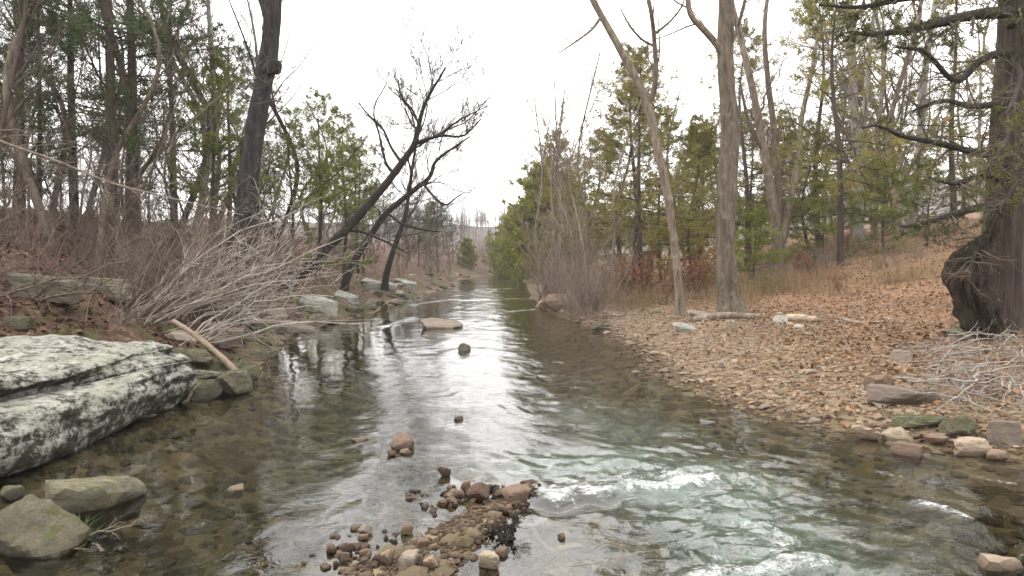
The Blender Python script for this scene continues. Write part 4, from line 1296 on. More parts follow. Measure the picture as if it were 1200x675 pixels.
SH_M = [shrub_proto(2.2, 15, M_mauve, 0.7, 7, 4, 0.0035), shrub_proto(1.5, 16, M_mauve, 0.95, 7, 4, 0.0035)]
SH_T = [shrub_proto(2.0, 15, M_brush, 0.8, 7, 5), shrub_proto(1.1, 20, M_brush, 1.1, 6, 5)]
SH_D = [shrub_proto(2.0, 11, M_twig, 0.9, 7, 3, 0.004), shrub_proto(1.3, 14, M_mauve, 1.2, 6, 3, 0.0035)]

def oak_sapling():
    pr = shrub_proto(1.7, 7, M_twig, 0.5, 6, 3)
    V = np.zeros((pr.parts[1][1].vertices.__len__(), 3), np.float32)
    pr.parts[1][1].vertices.foreach_get('co', V.ravel())
    V = V.reshape(-1, 3)
    pk = V[rng.integers(0, len(V), 420)]
    n = len(pk)
    d = nrm(rng.normal(size=(n, 3)) + np.array([0, 0, -0.6]))
    s = nrm(np.cross(d, rng.normal(size=(n, 3))))
    ln = rng.uniform(0.06, 0.11, (n, 1))
    Vq = np.stack([pk, pk + d * ln * 0.5 + s * ln * 0.3, pk + d * ln, pk + d * ln * 0.5 - s * ln * 0.3], 1).reshape(-1, 3)
    pr.parts.append(('leaves', make_mesh('leaves', Vq, [np.arange(n * 4).reshape(-1, 4)], dict(tint=np.repeat(rng.uniform(0, 1, n), 4)), smooth=False), M_rust))
    return pr
OAK = oak_sapling()

def spot(px, Y):
    p_ = stand(px, Y)
    return (p_[0], p_[1], p_[2])

U = rng.uniform
# --- big cedar at the right edge, with its own limbs
T10 = line([(1168, 392, 40), (1170, 350, 32), (1173, 300, 27), (1177, 230, 25), (1182, 150, 24), (1186, 80, 23), (1189, 0, 22), (1190, -120, 22), (1192, -260, 14), (1194, -420, 4)], 10.0, 60)
bp0 = T10[0, :3].copy()
bp0[2] = gz(bp0[0], bp0[1])
big = empty('cedar_tree', bp0)
tag(big, 'massive old cedar with stringy bark at the right edge of the picture', 'tree')
V, Qd = tubes([(T10[None, :, :3], T10[None, :, 3], 28)])
ctr = np.repeat(T10[:, :3], 28, 0)
rad = V - ctr
ang_ = np.tile(np.arange(28), 60)
V = ctr + rad * (1 + 0.20 * fbm(np.stack([np.cos(ang_ * 0.2244) * 2.2, np.sin(ang_ * 0.2244) * 2.2, V[:, 2] * 0.4], -1), 3, 111) - 0.22 * np.abs(fbm(np.stack([np.cos(ang_ * 0.2244) * 5, np.sin(ang_ * 0.2244) * 5, V[:, 2] * 0.6], -1), 2, 112)))[:, None]
obj('trunk', make_mesh('trunk', V - bp0, [Qd]), M_cbark, big)
cl = [([(1182, 14, 9), (1140, 18, 7.5), (1100, 27, 6.5), (1060, 36, 5), (1025, 40, 4), (998, 38, 2)], -0.8, 1.0), ([(1182, -6, 8), (1120, -8, 6), (1060, -2, 5), (1010, 8, 3), (960, 6, 1.5)], -1.2, 1.0), ([(1184, 60, 6), (1150, 70, 5), (1120, 95, 4), (1085, 62, 3), (1050, 55, 1.6)], -0.6, 0.2),
      ([(1176, 185, 6), (1140, 178, 5), (1100, 168, 4.2), (1060, 160, 3), (1030, 148, 2), (1010, 150, 1)], -0.5, 0.15), ([(1172, 238, 6), (1135, 246, 5), (1105, 255, 4), (1080, 262, 3), (1055, 266, 1.5)], -0.5, 0.45), ([(1178, 120, 5), (1140, 125, 4), (1105, 118, 3), (1070, 130, 1.5)], 0.8, 0.1),
      ([(1190, -60, 8), (1130, -70, 6), (1060, -55, 4), (1000, -30, 2)], 0.4, 1.0), ([(1176, 210, 5), (1150, 205, 4), (1120, 215, 3), (1090, 208, 1.5)], -1.2, 0.3), ([(1170, 270, 5), (1150, 285, 4), (1140, 305, 3), (1135, 330, 1.5)], -0.9, 0.0), ([(1184, 30, 6), (1200, 10, 5), (1225, 5, 4), (1260, 15, 2)], -1.5, 1.0), ([(1180, 150, 4), (1178, 165, 3.5), (1165, 185, 3), (1150, 205, 1.5)], -2.0, 0.3), ([(1186, 190, 4), (1190, 205, 3.5), (1185, 225, 3), (1170, 245, 1.5)], -1.8, 0.35), ([(1184, 70, 4), (1195, 85, 3.5), (1190, 110, 3), (1178, 135, 1.5)], -1.6, 0.3)]
fol, tw = [], []
for pts, dy_, fl in cl:
    lb = line(pts, 9.85, 20, dy=dy_, ground=False)
    V, Qd = tubes([(lb[None, :, :3], lb[None, :, 3], 7)])
    obj('limb', make_mesh('limb', V - bp0, [Qd]), M_dark, big)
    b1 = grow(lb[None, :, :3], lb[None, :, 3], 18, 0.15, 1.0, -0.62, 0.8, 6, 0.4, 0.2, 0.0, 0.35, 0.004, flat=0.35)
    b2 = grow(*b1, 6, 0.15, 1.0, 0.5, 0.75, 5, 0.6, 0.2, 0.0, 0.5, 0.003)
    tw += [(b1[0], b1[1], 4), (b2[0], b2[1], 3)]
    if fl > 0.05:
        b3 = grow(*b2, 3, 0.2, 1.0, 0.5, 0.7, 4, 0.7, 0.2, 0, 0.5, 0.002)
        keep = rng.uniform(0, 1, len(b3[0])) < fl * 0.6
        if keep.any():
            fol.append(sprays(b3[0][keep], None, 12, 0.06, 0.006, 0.0, 1.0))
        kp = rng.uniform(0, 1, len(b2[0])) < fl * 0.6
        if kp.any():
            fol.append(sprays(b2[0][kp], None, 12, 0.06, 0.006, 0.2, 1.0))
V, Qd = tubes(tw)
obj('twigs', make_mesh('twigs', V - bp0, [Qd]), M_twig, big)['kind'] = 'stuff'
me = foliage_mesh('crown', [(a_ - bp0, b_, c_) for a_, b_, c_ in fol])
obj('crown', me, M_ced_o, big)

# dark rotten stump fused to the cedar's foot
T12 = line([(1158, 392, 22), (1150, 372, 22), (1141, 350, 25), (1134, 330, 25), (1142, 308, 21), (1158, 285, 15), (1168, 255, 8)], 9.45, 60, thick=0.82)
V, Qd = tubes([(T12[None, :, :3], T12[None, :, 3], 40)])
ctr = np.repeat(T12[:, :3], 40, 0)
aa_ = np.tile(np.arange(40) * 2 * math.pi / 40, 60)
fl_ = np.abs(fbm(np.stack([np.cos(aa_) * 2.4, np.sin(aa_) * 2.4, V[:, 2] * 1.1], -1), 4, 123))
V = ctr + (V - ctr) * (1.25 + 0.5 * fbm(V * 2.6, 4, 121) - 1.5 * fl_ + 0.22 * fbm(V * np.array([9, 9, 5]), 3, 122))[:, None]
c12 = T12[1, :3].copy()
so = obj('stump', make_mesh('stump', V - c12, [Qd], smooth=False), M_stump, None, c12)
tag(so, 'dark broken stump bulging left of the massive cedar trunk', 'stump')

# --- placed cedars and bare trees that the photograph singles out
def pl(pr, name, px, Yd, s, label, cat='tree', group=None, lean=(0, 0), rz=None):
    return place(pr, name, spot(px, Yd), U(0, 6.28) if rz is None else rz, s, label, cat, group, lean)

pl(CED_L[1], 'cedar_tree', 130, 15, 1.0, 'tall thin cedar between the left frame edge and the burl tree')
pl(CED_L[1], 'cedar_tree', 155, 16.5, 1.05, 'dark cedar trunk right beside the tall thin cedar on the left')
pl(CED_L[0], 'cedar_tree', 88, 18, 1.1, 'shaggy cedar near the left frame edge')
pl(CED_L[0], 'cedar_tree', 205, 19, 0.95, 'cedar in front of the forked grey tree in the left wood')
pl(CED_L[2], 'cedar_tree', 247, 17, 1.0, 'small green cedar left of the burl tree')
pl(CED_L[0], 'cedar_tree', 268, 21, 0.75, 'slim cedar just left of the burl trunk')
pl(CED_L[2], 'cedar_tree', 340, 22, 0.95, 'wispy cedar right of the burl trunk')
pl(CED_L[2], 'cedar_tree', 372, 24, 1.15, 'bright green cedar left of the leaning trees')
pl(CED_L[2], 'cedar_tree', 402, 27, 1.15, 'green cedar directly behind the leaning trunk')
pl(BARE[3], 'bare_tree', 222, 18, (0.9, 0.9, 1.0), 'forked grey bare tree rising behind the left cedars')
pl(BARE[4], 'bare_tree', 325, 23, 0.8, 'thin reddish bare tree in the gap right of the burl tree')
pl(CED_R[0], 'cedar_tree', 735, 27, 1.0, 'olive cedar behind the slender leaning tree')
pl(CED_R[1], 'cedar_tree', 752, 22, 0.85, 'sparse dark-stemmed cedar left of the slender leaning tree')
pl(CED_R[0], 'cedar_tree', 815, 24, 0.75, 'dense olive cedar between the two right beach trees')
pl(CED_R[0], 'cedar_tree', 700, 32, 0.9, 'olive cedar above the right bank thicket')
pl(CED_D, 'cedar_tree', 640, 46, 1.25, 'big rounded green cedar on the right side of the far creek')
pl(CED_D, 'cedar_tree', 612, 58, 1.0, 'yellow-green cedar at the far right bend of the creek')
pl(CED_D, 'cedar_tree', 592, 74, 0.95, 'farthest yellow-green cedar right of the creek end')
pl(CED_D, 'cedar_tree', 655, 52, 1.3, 'tall yellow-green cedar behind the big rounded cedar')
pl(CED_D, 'cedar_tree', 628, 64, 1.2, 'yellow-green cedar between the far bend and the big rounded cedar')
pl(CED_R[0], 'cedar_tree', 775, 30, 0.95, 'full olive cedar behind the slender tree and its rusty saplings')
pl(CED_R[0], 'cedar_tree', 880, 30, 0.85, 'full olive cedar right behind the stout trunk')
pl(CED_L[2], 'cedar_tree', 420, 31, 1.1, 'green cedar just right of the leaning trunk base')
pl(CED_R[0], 'cedar_tree', 655, 38, 1.05, 'grey-green pointed cedar behind the tall saplings')
pl(CED_D, 'cedar_tree', 547, 72, 0.5, 'small lone green cedar at the far end of the creek')
pl(CED_R[2], 'young_cedar', 885, 20, 0.7, 'low green young cedar right of the stout trunk')
pl(CED_R[2], 'young_cedar', 965, 24, 0.85, 'bushy young cedar on top of the leafy slope')
pl(CED_R[2], 'young_cedar', 1035, 23, 0.95, 'wide young cedar at the crest of the slope, right of the whitish tree')
pl(CED_R[2], 'young_cedar', 1090, 25, 0.8, 'young cedar at the crest beside the big cedar')
pl(CED_R[1], 'cedar_tree', 1045, 33, 1.1, 'tall cedar behind the whitish tree on the right')
pl(CED_R[1], 'cedar_tree', 960, 30, 1.15, 'tall sparse cedar right of the three-stemmed tree')
pl(CED_R[1], 'cedar_tree', 1120, 24, 1.0, 'sparse cedar just left of the massive cedar trunk')
pl(CED_R[1], 'cedar_tree', 985, 22, 1.0, 'thin dark-stemmed cedar in front of the whitish tree')
pl(BARE[5], 'bare_tree', -45, 9.5, 0.85, 'dark bare tree reaching in at the top left corner')
sap = [(632, 24, 1.15, -0.22), (650, 22, 1.1, -0.1), (668, 21, 1.0, 0.05), (684, 23, 1.25, 0.0), (694, 20, 0.9, 0.15), (640, 27, 1.25, -0.15), (712, 22, 1.0, 0.1)]
for px, yv, s, ln_ in sap:
    pl(SAPL, 'bare_sapling', px, yv, s, 'thin bare sapling in the right thicket', 'sapling', 'tall saplings of the right thicket', lean=(0, ln_))

# right bank thicket
for k in range(30):
    px, yv = U(625, 735), U(17.5, 34)
    x = (px - 600) / F * yv
    x = max(x, float(RE(np.array([yv]))[0]) + 0.35)
    place(SH_M[k % 2] if k % 3 else SH_T[k % 2], 'bare_shrub', (x, yv, gz(x, yv)), U(0, 6.28), U(0.75, 1.15), 'mauve-grey shrub in the right thicket', 'shrub', 'shrubs of the right bank thicket', lean=(0, U(-0.25, 0.1)))
for k in range(16):
    yv = U(34, 66)
    x = float(RE(np.array([yv]))[0]) + U(0.3, 2.2)
    place(SH_M[k % 2], 'bare_shrub', (x, yv, gz(x, yv)), U(0, 6.28), U(0.8, 1.2), 'grey-brown shrub on the far right bank', 'shrub', 'far right bank shrubs')
for px, yv, s in ((745, 20, 1.0), (765, 21, 0.95), (780, 19, 0.8), (815, 20, 0.9), (828, 21, 0.8), (805, 23, 1.0), (755, 24, 1.1), (930, 24, 0.55), (992, 25, 0.6), (950, 21, 0.5), (985, 17, 0.45), (730, 22, 0.9)):
    pl(OAK, 'oak_sapling', px, yv, s, 'small oak sapling with rusty leaves', 'sapling', 'rusty oak saplings')
for k in range(14):
    px, yv = U(740, 1120), U(19, 30)
    pl(SH_T[1], 'bare_shrub', px, yv, U(0.5, 0.9), 'low tan shrub on the right slope', 'shrub', 'low shrubs on the right slope')
# left bank thicket
for k in range(36):
    yv = U(11.5, 24)
    px = U(-60, 330) if k % 4 else U(300, 420)
    x = (px - 600) / F * yv
    x = min(x, float(LE(np.array([yv]))[0]) - 1.2)
    place([SH_D[0], SH_D[1], SH_M[0], SH_D[0], SH_T[0]][k % 5], 'bare_shrub', (x, yv, gz(x, yv)), U(0, 6.28), U(0.75, 1.2), 'dark leafless shrub on the left slope', 'shrub', 'shrubs of the left slope', lean=(0, U(-0.2, 0.3)))
for k in range(11):
    px, yv = U(-70, 190), U(10.0, 14)
    pl([SH_D[0], SH_M[0], SH_D[1]][k % 3], 'bare_shrub', px, yv, U(0.45, 0.8), 'brown leafless shrub behind the lichen boulder', 'shrub', 'shrubs behind the lichen boulder')
for k in range(24):
    px, yv = U(-60, 330), U(12, 26)
    pl(UND, 'bare_sapling', px, yv, U(0.6, 1.1), 'wiry bare sapling under the left trees', 'sapling', 'saplings under the left trees', lean=(U(-0.15, 0.15), U(-0.2, 0.25)))
for k in range(22):
    yv = U(24, 62)
    x = float(LE(np.array([yv]))[0]) - U(1.0, 6)
    place(SH_D[k % 2] if k % 2 else SH_T[0], 'bare_shrub', (x, yv, gz(x, yv)), U(0, 6.28), U(0.8, 1.3), 'grey-brown shrub on the far left bank', 'shrub', 'far left bank shrubs')
for k in range(14):
    yv = U(70, 95)
    x = U(-14, 3)
    place(SH_T[0], 'bare_shrub', (x, yv, max(gz(x, yv), 0)), U(0, 6.28), U(1.0, 1.6), 'straw-coloured shrub beyond the water', 'shrub', 'shrubs at the far end of the creek')

# silver brush leaning out over the left bank: stems from one root crown, swept to the right
def brush(name, label, base_px, base_y, tips, mat, spreadn=4, k=10, n2=6, n3=4):
    b0 = stand(base_px, base_y)
    root = empty(name, b0)
    tag(root, label, 'brush')
    P = []
    for (px, py, yv) in tips:
        for j in range(spreadn):
            e = at(px + rng.normal(0, 34), py + rng.normal(0, 22), yv + rng.normal(0, 0.5))
            s = b0 + np.array([rng.normal(0, 0.25), rng.normal(0, 0.3), -0.05])
            tt_ = np.linspace(0, 1, k)[:, None]
            bow = np.array([0, 0, 1.0]) * (np.sin(tt_ * math.pi) * rng.uniform(-0.05, 0.2))
            pth = s * (1 - tt_) + e * tt_ + bow + np.cumsum(rng.normal(0, 0.034, (k, 3)), 0)
            gmin = zt(pth[:, 0], pth[:, 1]) + 0.04
            pth[1:, 2] = np.maximum(pth[1:, 2], np.maximum(gmin[1:], 0.05))
            P.append(pth)
    P = np.array(P)
    RR = (0.005 + 0.016 * rng.uniform(0, 1, (len(P), 1)) ** 2) * np.linspace(1, 0.35, k)[None]
    b1 = grow(P, RR, n2, 0.25, 0.98, 0.32, 0.75, 6, 0.6, 0.22, 0.03, 0.4, 0.003)
    b2 = grow(*b1, n3, 0.2, 0.98, 0.5, 0.6, 4, 0.7, 0.16, 0.02, 0.5, 0.0025)
    for nm, st_ in (('stems', [(P, RR, 5)]), ('twigs', [(b1[0], b1[1], 3), (b2[0], b2[1], 3)])):
        V_, Q_ = tubes(st_)
        o_ = obj(nm, make_mesh(nm, V_ - b0, [Q_]), mat, root)
        o_['kind'] = 'stuff'
    return root

brush('silver_brush', 'pale silvery leafless bush leaning right over the left bank above the driftwood', 165, 9.9, [(360, 285, 10.6), (335, 275, 11.0), (385, 300, 10.8), (300, 290, 10.4), (345, 310, 10.2), (400, 290, 11.5)], M_silver)
brush('silver_brush', 'low pale branches sweeping from the bush down towards the water', 215, 9.9, [(385, 345, 10.8), (345, 365, 10.0), (395, 372, 10.8), (330, 340, 10.3)], M_silver, 4)
brush('tan_brush', 'upright tan leafless bush behind the lichen boulder', 150, 9.6, [(190, 270, 9.6), (230, 280, 9.7), (160, 290, 9.4), (255, 300, 9.8), (210, 300, 9.5)], M_brush, 4)
brush('twig_tangle', 'thin grey twigs arching at the left frame edge behind the boulder', 20, 8.8, [(110, 275, 8.8), (60, 290, 8.6), (140, 300, 9.0), (-20, 300, 8.5), (90, 320, 8.6)], M_twig, 4)
# brush pile of flood twigs on the right bank
def twig_pile(name, label, px0, px1, py0, py1, n, mat, zup=0.25, l0=0.4, l1=1.1):
    c0 = hit((px0 + px1) / 2, (py0 + py1) / 2)
    root = empty(name, c0)
    tag(root, label, 'brush')
    P = []
    for k in range(n):
        q = hit(U(px0, px1), U(py0, py1))
        a = rng.normal(0.35, 0.7) + (math.pi if rng.uniform() < 0.5 else 0)
        ln_ = U(l0, l1)
        d = np.array([math.cos(a), math.sin(a) * 0.7, rng.normal(0.05, 0.15)])
        tt_ = np.linspace(-0.5, 0.5, 8)[:, None]
        pth = q + d * tt_ * ln_ + np.cumsum(rng.normal(0, 0.022, (8, 3)), 0) + np.array([0, 0, U(0.03, zup)])
        pth[:, 2] = np.maximum(pth[:, 2], zt(pth[:, 0], pth[:, 1]) + 0.015)
        P.append(pth)
    P = np.array(P)
    RR = rng.uniform(0.004, 0.011, (n, 1)) * np.linspace(1, 0.4, 8)[None]
    b1 = grow(P, RR, 5, 0.1, 0.98, 0.35, 0.7, 5, 0.6, 0.2, 0.03, 0.4, 0.0025)
    b2 = grow(*b1, 3, 0.1, 0.98, 0.5, 0.7, 4, 0.7, 0.2, 0.02, 0.5, 0.002)
    for nm, st_ in (('branches', [(P, RR, 5)]), ('twigs', [(b1[0], b1[1], 3), (b2[0], b2[1], 3)])):
        V_, Q_ = tubes(st_)
        o_ = obj(nm, make_mesh(nm, V_ - c0, [Q_]), mat, root)
        o_['kind'] = 'stuff'
    return root

twig_pile('brush_pile', 'pile of grey flood-washed twigs on the right bank below the massive cedar', 1100, 1215, 415, 490, 70, M_silver, 0.30)
twig_pile('twig_litter', 'scattered thin sticks among the leaves at the foot of the massive cedar', 1030, 1200, 380, 430, 26, M_brush, 0.12)
twig_pile('twig_tangle', 'pale dead twigs caught against the dark stump', 1125, 1180, 372, 400, 16, M_brush, 0.75, 0.3, 0.8)
twig_pile('twig_litter', 'dead twigs trapped beside the corner rock at the bottom left', 60, 130, 630, 665, 4, M_brush, 0.03, 0.12, 0.3)
twig_pile('twig_litter', 'line of flood twigs behind the right beach', 840, 1000, 372, 392, 22, M_brush, 0.10)
twig_pile('twig_clump', 'dark clump of roots and wet leaves on the right side of the gravel bar', 587, 602, 624, 638, 14, M_dark, 0.03, 0.04, 0.10)
twig_pile('twig_clump', 'dark clump of dead twigs hanging over the beach bend on the right bank', 690, 730, 370, 388, 20, M_mauve, 0.25)

# single logs and sticks
def stick(name, label, pts, mat, cat='driftwood', side=9, zs=None):
    """pts: (px, py, r px); each laid on the ground it is seen against"""
    rows_ = []
    for px, py, r in pts:
        q = hit(px, py)
        s = q[1] / F
        rows_.append((q[0], q[1], q[2] + r * s * 0.8, r * s))
    ln_ = smooth_line(rows_, 18)
    c0 = ln_[0, :3].copy()
    V_, Q_ = tubes([(ln_[None, :, :3], ln_[None, :, 3], side)])
    V_ = V_ + 0.004 * rng.normal(size=V_.shape)
    caps = [np.arange(side)[::-1], (17 * side + np.arange(side))]
    o_ = obj(name, make_mesh(name, V_ - c0, [Q_, np.array(caps)]), mat, None, c0)
    return tag(o_, label, cat)

q0, q1 = at(203, 376, 9.3), at(279, 438, 8.95)
rows_ = [np.r_[q0 * (1 - f_) + q1 * f_ + np.array([0, 0, 0.05 * math.sin(f_ * 3.14)]), 0.030 + 0.014 * f_] for f_ in np.linspace(0, 1, 6)]
ln_ = smooth_line(rows_, 20)
V_, Q_ = tubes([(ln_[None, :, :3], ln_[None, :, 3], 10)])
V_ = V_ + 0.003 * rng.normal(size=V_.shape)
tag(obj('driftwood_stick', make_mesh('driftwood_stick', V_ - ln_[-1, :3], [Q_, np.array([np.arange(10)[::-1], 190 + np.arange(10)])]), M_drift, None, ln_[-1, :3]), 'pale barkless driftwood stick slanting down to the water beside the lichen boulder', 'driftwood')
stick('log', 'short pale log lying at the back of the right beach', [(922, 376, 4.5), (940, 377, 5), (958, 378, 4)], M_drift)
stick('log', 'grey weathered log in front of the stout trunk', [(812, 378, 4), (845, 374, 4.5), (892, 373, 3)], M_grey)
stick('stick', 'thin broken stick on the beach right of the short pale log', [(985, 375, 2), (1010, 380, 2), (1040, 378, 1.5)], M_brush)

# long drooping dead branch on the left
T11 = line([(-60, 135, 2.4), (0, 165, 1.9), (60, 186, 1.6), (130, 214, 1.3), (200, 232, 1.0), (285, 252, 0.6)], 9.2, 26, ground=False)
c0 = T11[0, :3]
root = empty('drooping_branch', c0)
tag(root, 'long pale dead branch with fine twigs drooping in from the left edge', 'branch')
b1 = grow(T11[None, :, :3], T11[None, :, 3], 30, 0.12, 0.99, -0.9, 0.6, 6, 0.5, 0.2, 0.02, 0.4, 0.0025)
b2 = grow(*b1, 6, 0.15, 0.98, 0.45, 0.6, 5, 0.6, 0.16, 0.0, 0.5, 0.003)
b3 = grow(*b2, 3, 0.15, 0.98, 0.5, 0.6, 3, 0.7, 0.16, 0.0, 0.5, 0.002)
for nm, st_ in (('main_stem', [(T11[None, :, :3], T11[None, :, 3], 7)]), ('twigs', [(b1[0], b1[1], 4), (b2[0], b2[1], 3), (b3[0], b3[1], 3)])):
    V_, Q_ = tubes(st_)
    o_ = obj(nm, make_mesh(nm, V_ - c0, [Q_]), M_brush, root)
    if nm == 'twigs':
        o_['kind'] = 'stuff'

# --- the woods on both sides
for k in range(46):
    yv = math.exp(U(math.log(13), math.log(55)))
    d = U(3.5, 9 + yv * 0.75)
    x = float(LE(np.array([yv]))[0]) - d
    pr = BARE[[0, 1, 2, 3, 4, 5, 4][k % 7]]
    nearw = yv < 26
    place(pr, 'bare_tree', (x, yv, gz(x, yv)), U(0, 6.28), U(0.7, 1.05) * (1 if yv < 30 else 0.75), 'bare grey tree in the near left wood' if nearw else 'slim bare tree deep in the left wood', 'tree', 'bare trees of the near left wood' if nearw else 'bare trees far back in the left wood', lean=(U(-0.06, 0.06), U(-0.06, 0.08)))
for k in range(16):
    yv = U(32, 80)
    x = float(LE(np.array([yv]))[0]) - U(1.0, 10)
    place(CED_L[k % 2], 'cedar_tree', (x, yv, gz(x, yv)), U(0, 6.28), U(0.35, 0.65), 'grey-green cedar on the far left waterside', 'tree', 'far waterside cedars on the left')
for k in range(30):
    yv = math.exp(U(math.log(15), math.log(60)))
    d = U(4.0, 8 + yv * 0.75)
    x = float(LE(np.array([yv]))[0]) - d
    nearw = yv < 28
    place(CED_L[k % 3], 'cedar_tree', (x, yv, gz(x, yv)), U(0, 6.28), U(0.6, 0.95) * (1 if yv < 30 else 0.7), 'dark cedar in the near left wood' if nearw else 'dark cedar deep in the left wood', 'tree', 'cedars of the near left wood' if nearw else 'cedars far back in the left wood')
for k in range(34):
    yv = U(28, 72)
    x = float(LE(np.array([yv]))[0]) - U(1.2, 9)
    place(BARE[4] if k % 2 else BARE[1], 'bare_tree', (x, yv, gz(x, yv)), U(0, 6.28), U(0.45, 0.7), 'pale bare tree on the far left waterside', 'tree', 'far waterside trees on the left')
for k in range(48):
    yv = math.exp(U(math.log(22), math.log(75)))
    d = U(4.0, 6 + yv * 0.8)
    x = float(RE(np.array([yv]))[0]) + d
    nearw = yv < 38
    if x / yv * F + 600 < 690 and yv < 40:
        continue
    place(BARE[[0, 3, 2, 1, 4, 0, 4][k % 7]], 'bare_tree', (x, yv, gz(x, yv)), U(0, 6.28), U(0.75, 1.1), 'bare grey tree on the near right slope' if nearw else 'bare tree on the far right hillside', 'tree', 'bare trees of the near right slope' if nearw else 'bare trees of the far right hillside', lean=(U(-0.05, 0.05), U(-0.08, 0.06)))
for k in range(26):
    yv = math.exp(U(math.log(26), math.log(75)))
    d = U(3.0, 5 + yv * 0.7)
    x = float(RE(np.array([yv]))[0]) + d
    nearw = yv < 40
    place(CED_R[k % 2], 'cedar_tree', (x, yv, gz(x, yv)), U(0, 6.28), U(0.7, 1.05), 'olive cedar on the near right slope' if nearw else 'olive cedar on the far right hillside', 'tree', 'cedars of the near right slope' if nearw else 'cedars of the far right hillside')

for k in range(34):
    yv = U(66, 112)
    x = U(-0.55, -0.10) * yv if k % 2 else U(0.12, 0.6) * yv
    place(BARE[[0, 3, 1, 4][k % 4]], 'bare_tree', (x, yv, gz(x, yv)), U(0, 6.28), U(0.5, 0.8), 'distant bare tree', 'tree', 'distant bare trees')
# labels of the look-alikes: each is told by the landmark it stands next to and its place there
LAND = [(-20, 'at the left frame edge'), (88, 'around the shaggy left cedar'), (142, 'by the tall thin cedar'), (215, 'by the forked grey tree'), (300, 'by the burl tree'), (375, 'by the bright green cedar'), (455, 'by the leaning trees'), (530, 'left of the creek end'), (585, 'at the creek end'),
        (635, 'by the big rounded cedar'), (690, 'by the tall saplings'), (760, 'by the slender leaning tree'), (810, 'between the two beach trees'), (853, 'by the stout trunk'), (912, 'by the three-stemmed tree'), (960, 'by the tall sparse cedar'), (1005, 'by the whitish tree'), (1078, 'by the crooked pale tree'), (1130, 'beside the massive cedar'), (1200, 'at the right frame edge')]
L_LEFT = [(235, 'by the driftwood stick'), (290, 'below the silver brush'), (345, 'beside the low pale branches'), (385, 'by the grey ledge rock'), (440, 'below the leaning trees'), (490, 'beyond the leaning trees'), (540, 'at the creek end')]
L_RIGHT = [(650, 'below the right thicket'), (735, 'at the beach bend'), (797, 'below the slender tree'), (855, 'below the stout trunk'), (930, 'at mid-beach'), (1000, 'left of the grey slate slab'), (1060, 'by the grey slate slab'), (1140, 'by the brush pile')]
LANDS = {'ledge stones along the left bank': L_LEFT, 'stones along the right water edge': L_RIGHT, 'flat stones on the gravel beach': L_RIGHT, 'stones heaped on the gravel bar': [(0, '')]}
TENS = ['', '', 'twenty', 'thirty']
UNIT = ['', 'first', 'second', 'third', 'fourth', 'fifth', 'sixth', 'seventh', 'eighth', 'ninth', 'tenth', 'eleventh', 'twelfth', 'thirteenth', 'fourteenth', 'fifteenth', 'sixteenth', 'seventeenth', 'eighteenth', 'nineteenth']

def ordinal(k):
    if k == 1:
        return 'leftmost'
    if k < 20:
        return UNIT[k] + ' from left'
    return (('twentieth' if k == 20 else 'thirtieth' if k == 30 else TENS[k // 10] + '-' + UNIT[k % 10])) + ' from left'

cells = {}
for o_ in list(sc.objects):
    if o_.parent is None and o_.get('group'):
        px = 600 + o_.location.x / o_.location.y * F
        land = min(LANDS.get(o_['group'], LAND), key=lambda q: abs(q[0] - px))[1]
        cells.setdefault((o_['label'], land), []).append((px, o_))
for (lab, land), lst in cells.items():
    lst.sort(key=lambda q: q[0])
    for k, (px, o_) in enumerate(lst):
        o_['label'] = (lab + ' ' + land).strip() + ('' if len(lst) == 1 else ', ' + ordinal(k + 1))

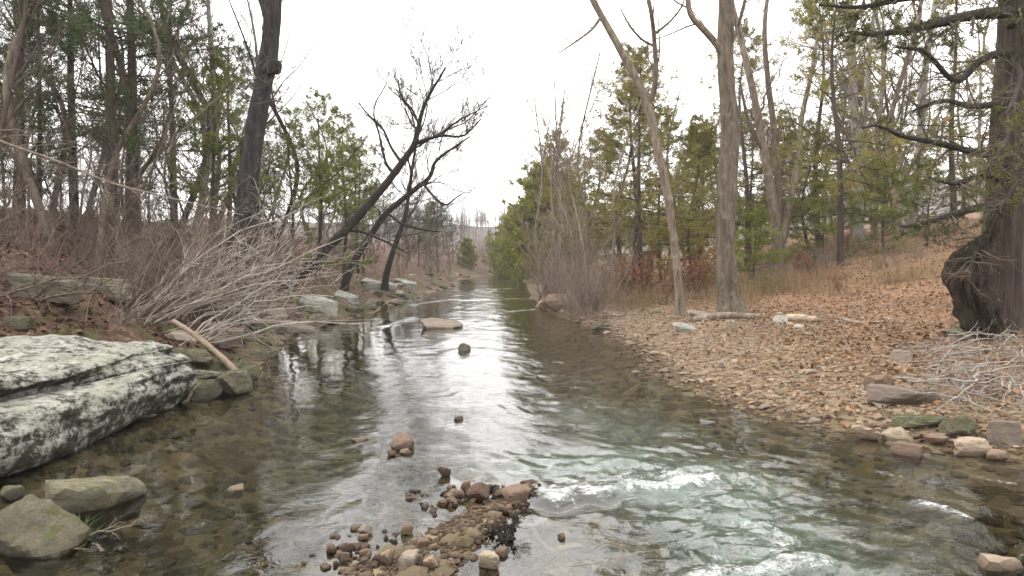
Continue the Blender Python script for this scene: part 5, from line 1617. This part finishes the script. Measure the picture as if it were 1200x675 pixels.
# --- far hill wood: one mass of leafless trees
def far_wood():
    base_sets = []
    for j in range(5):
        tr_ = smooth_line([(0, 0, -1, 0.13), (rng.normal() * 0.3, rng.normal() * 0.3, 4, 0.10), (rng.normal() * 0.5, rng.normal() * 0.5, 10, 0.03)], 5)
        TP, TR = tr_[None, :, :3], tr_[None, :, 3]
        a1 = grow(TP, TR, 11, 0.2, 0.97, 0.42, 0.6, 4, 0.6, 0.15, 0.1, 0.3, 0.025)
        a2 = grow(*a1, 6, 0.2, 0.98, 0.55, 0.7, 3, 0.7, 0.15, 0.06, 0.5, 0.02)
        base_sets.append(tubes([(TP, TR, 4), (a1[0], a1[1], 3), (a2[0], a2[1], 3)]))
    Vs, Qs, off = [], [], 0
    for k in range(400):
        yv = U(125, 250)
        x = (U(-0.25, 0.12) if k % 4 < 3 else U(-0.6, 0.6)) * yv
        if yv < 130 and -10 < x < 30:
            continue
        Vb, Qb = base_sets[k % 5]
        a, s = U(0, 6.28), U(0.4, 0.75)
        rot = np.array([[math.cos(a), -math.sin(a), 0], [math.sin(a), math.cos(a), 0], [0, 0, 1]])
        Vs.append(Vb @ rot.T * s + np.array([x, yv, gz(x, yv)]))
        Qs.append(Qb + off)
        off += len(Vb)
    o_ = obj('far_wood', make_mesh('far_wood', np.concatenate(Vs), [np.concatenate(Qs)]), M_far)
    tag(o_, 'mauve-brown leafless wood covering the distant hill', 'wood', None, 'stuff')
far_wood()
# --- the faint winter haze in the valley
hb = bmesh.new()
bmesh.ops.create_cube(hb, size=1.0)
hme = bpy.data.meshes.new('haze')
hb.to_mesh(hme)
hb.free()
hz = obj('haze', hme)
hz.scale = (900, 500, 75)
hz.location = (0, 205, 30)
hz['kind'] = 'stuff'
hz['label'] = 'thin pale winter haze filling the valley'
hz['category'] = 'haze'
hm = bpy.data.materials.new('haze')
hm.use_nodes = True
ht_ = hm.node_tree
for n_ in list(ht_.nodes):
    ht_.nodes.remove(n_)
ho = ht_.nodes.new('ShaderNodeOutputMaterial')
hv = ht_.nodes.new('ShaderNodeVolumePrincipled')
hv.inputs['Color'].default_value = (0.94, 0.94, 0.97, 1)
hv.inputs['Density'].default_value = 0.0008
ht_.links.new(hv.outputs[0], ho.inputs['Volume'])
hme.materials.append(hm)
seen, total = set(), 0
for o_ in sc.objects:
    if o_.type == 'MESH' and o_.data.name not in seen:
        seen.add(o_.data.name)
        total += len(o_.data.loops) - 2 * len(o_.data.polygons)
print('TRIANGLES', total, 'OBJECTS', len(sc.objects))
